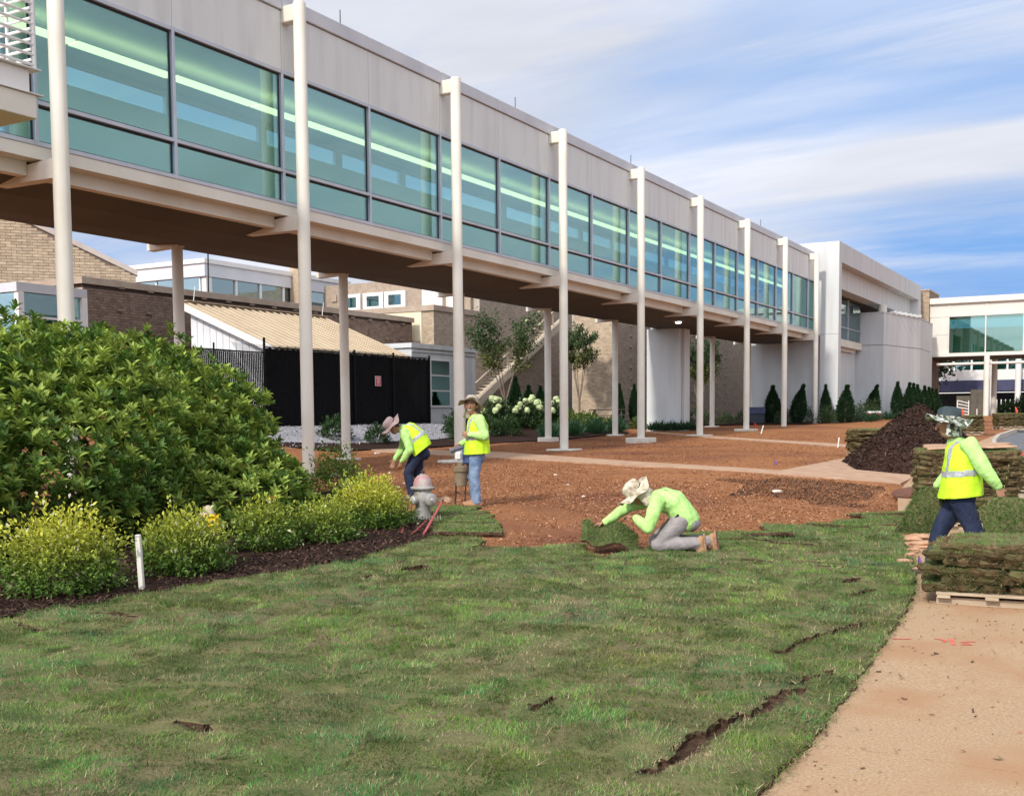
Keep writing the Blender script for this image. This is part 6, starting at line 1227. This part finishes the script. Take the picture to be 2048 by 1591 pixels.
# spray paint on the pavement
paint = pm('red_spray', (.75, .10, .07), (.62, .25, .16), 25, .8, contrast=(.4, .75)); sp = empty('spray_mark', g3(-1.1, 7.95, .0245), 'orange-red spray painted survey marks on the pavement', 'marking')
def stroke(pts, w):
    q = MB(); vs = []; n = len(pts)
    for i, (a, b) in enumerate(pts):
        d = Vector((pts[min(i + 1, n - 1)][0] - pts[max(i - 1, 0)][0], pts[min(i + 1, n - 1)][1] - pts[max(i - 1, 0)][1], 0)).normalized(); s = Vector((-d.y, d.x, 0)) * w * random.uniform(.7, 1.2) / 2
        for k in (-1, 1): p = Vector((a, b, 0)) + s * k; vs.append((p.x, p.y, float(gz(p.x, p.y)) + .024))
    q.add(vs, [(2 * i, 2 * i + 1, 2 * i + 3, 2 * i + 2) for i in range(n - 1)]); q.build('stroke', paint, sp)
stroke([(-1.46, 7.88), (-1.40, 7.90), (-1.35, 7.93)], .02); stroke([(-1.21, 8.02), (-1.15, 8.0), (-1.12, 7.97), (-1.14, 7.93)], .022); stroke([(-1.11, 8.08), (-1.08, 7.95), (-1.06, 7.86)], .022); stroke([(-.94, 8.03), (-1.0, 8.01), (-1.03, 7.97), (-.98, 7.95), (-.95, 7.92), (-1.02, 7.89)], .02)
# cooler, power tool, picnic table, cabinets and other small things in the distance
co = empty('cooler', g3(-13.4, 65.2), 'red cooler with a white lid on the mulch before the white block', 'cooler', rz=.5); q = MB(); q.bbox((-.42, -.25, 0), (.42, .25, .42), .03); q.build('chest', pm('cooler_red', (.5, .03, .05), (.56, .05, .07), 4, .5), co, local=True); q = MB(); q.bbox((-.44, -.27, .421), (.44, .27, .55), .03); q.build('lid', wpaint, co, local=True); q = MB(); q.tube([(-.44, 0, .3), (-.5, 0, .3), (-.5, 0, .42)], .015, 6); q.build('handle', wpaint, co, local=True)
pt = empty('power_tool', g3(-9.05, 14.35), 'blue power tool with a grey tube and brown tank held by the smiling worker', 'tool', rz=FL)
q = MB(); q.tube([(-.12, -.12, .93), (.02, -.13, .89), (.2, -.14, .83)], [.034, .038, .04], 12); q.build('tube', pm('tool_grey', (.10, .11, .15), (.14, .15, .19), 8, .5, world=False), pt, local=True, auto=True); q = MB(); q.bbox((-.14, -.2, .62), (.02, -.06, .88), .03); q.build('housing', pm('tool_blue', (.07, .11, .24), (.1, .15, .3), 6, .4, world=False), pt, local=True); q = MB(); q.bbox((.021, -.19, .68), (.13, -.07, .82), .03); q.build('guard', wpaint, pt, local=True); q = MB(); q.lathe([(.09, .28), (.10, .29), (.10, .5), (.12, .51), (.12, .58), (.05, .6), (.05, .64)], (.05, -.13, 0), 18); q.build('tank', pm('tool_brown', (.20, .15, .09), (.26, .2, .13), 8, .6, world=False), pt, local=True, auto=True); q = MB(); q.tube([(-.06, -.13, .62), (-.08, -.13, .4), (.05, -.13, .31)], .02, 8); q.build('hose', dk, pt, local=True)
for leg in ((.12, -.2), (.12, -.06), (-.03, -.13)):
    q = MB(); q.tube([(leg[0], leg[1], .34), (leg[0] + .02, leg[1], .0)], .01, 6); q.build('leg', dk, pt, local=True)
tw_m = pm('dark_table', (.05, .045, .04), (.08, .07, .06), 5, .7)
for i, (x, y, lb) in enumerate([(-23.6, 51.2, 'dark picnic table by the lit brick corner behind golden shrubs'), (-21.3, 55.5, 'dark picnic table beside the white pier near the young tree')]):
    t = empty('picnic_table', g3(x, y), lb, 'table', rz=.6)
    for k in range(4): q = MB(); q.bbox((-.9, -.36 + k * .18, .72), (.9, -.2 + k * .18, .76), .006); q.build('top_board', tw_m, t, local=True)
    for s in (-1, 1):
        q = MB(); q.bbox((-.9, s * .75 - .13, .43), (.9, s * .75 + .13, .47), .006); q.build('bench', tw_m, t, local=True)
        for e in (-.65, .65): q = MB(); q.tube([(e, s * .2, .72), (e, s * .72, 0)], .04, 6); q.build('leg', tw_m, t, local=True)
    q = MB(); q.box((-.69, -.8, .36), (-.62, .8, .42)); q.build('brace', tw_m, t, local=True)
cabm = pm('brown_cabinet', (.10, .085, .065), (.13, .11, .085), 3, .6)
for i, (x, y, w, h, lb) in enumerate([(-11.75, 90, 1.0, 1.5, 'lower brown utility cabinet under the footbridge'), (-10.75, 90, 1.0, 1.95, 'taller brown utility cabinet next to the bridge column')]):
    c = empty('utility_cabinet', g3(x, y), lb, 'cabinet'); q = MB(); q.bbox((-w / 2, -.4, -.05), (w / 2, .4, h), .02); q.build('case', cabm, c, local=True)
    for s in (-1, 1): q = MB(); q.bbox((s * w / 4 - w / 4 + .03, -.42, .1), (s * w / 4 + w / 4 - .03, -.402, h - .1), .004); d_ = q.build('door', cabm, c, local=True); q = MB(); q.box((s * .05 - .01, -.44, h * .5), (s * .05 + .01, -.421, h * .5 + .12)); q.build('handle', dk, d_, local=True)
bn_ = empty('covered_bin', g3(-18.6, 60.0), 'dark blue covered bin against the shaded white wall', 'bin', rz=.1); q = MB(); q.bbox((-.55, -.35, 0), (.55, .35, .55), .04); q.build('body', pm('bin_green', (.03, .045, .05), (.05, .06, .065), 4, .6), bn_, local=True); q = MB(); q.extr([(-.38, .551), (.38, .551), (.3, .78), (-.05, .92), (-.38, .9)], -.58, .58, axis='x'); q.build('lid', pm('bin_blue', (.05, .06, .11), (.07, .08, .14), 4, .6), bn_, local=True)
gc = empty('gate_rail', g3(-10.9, 84), 'small white tubular gate beside the brick tower', 'rail'); 
for i in range(5): q = MB(); q.tube([(-.5, 0, .15 + i * .24), (.25, 0, .1 + i * .2)], .03, 8); q.build('bar', wpaint, gc, local=True)
for xx in (-.5, .25, .8): q = MB(); q.tube([(xx, 0, -.05), (xx, 0, 1.1 if xx < .5 else .5)], .035, 8); q.build('post', wpaint, gc, local=True)
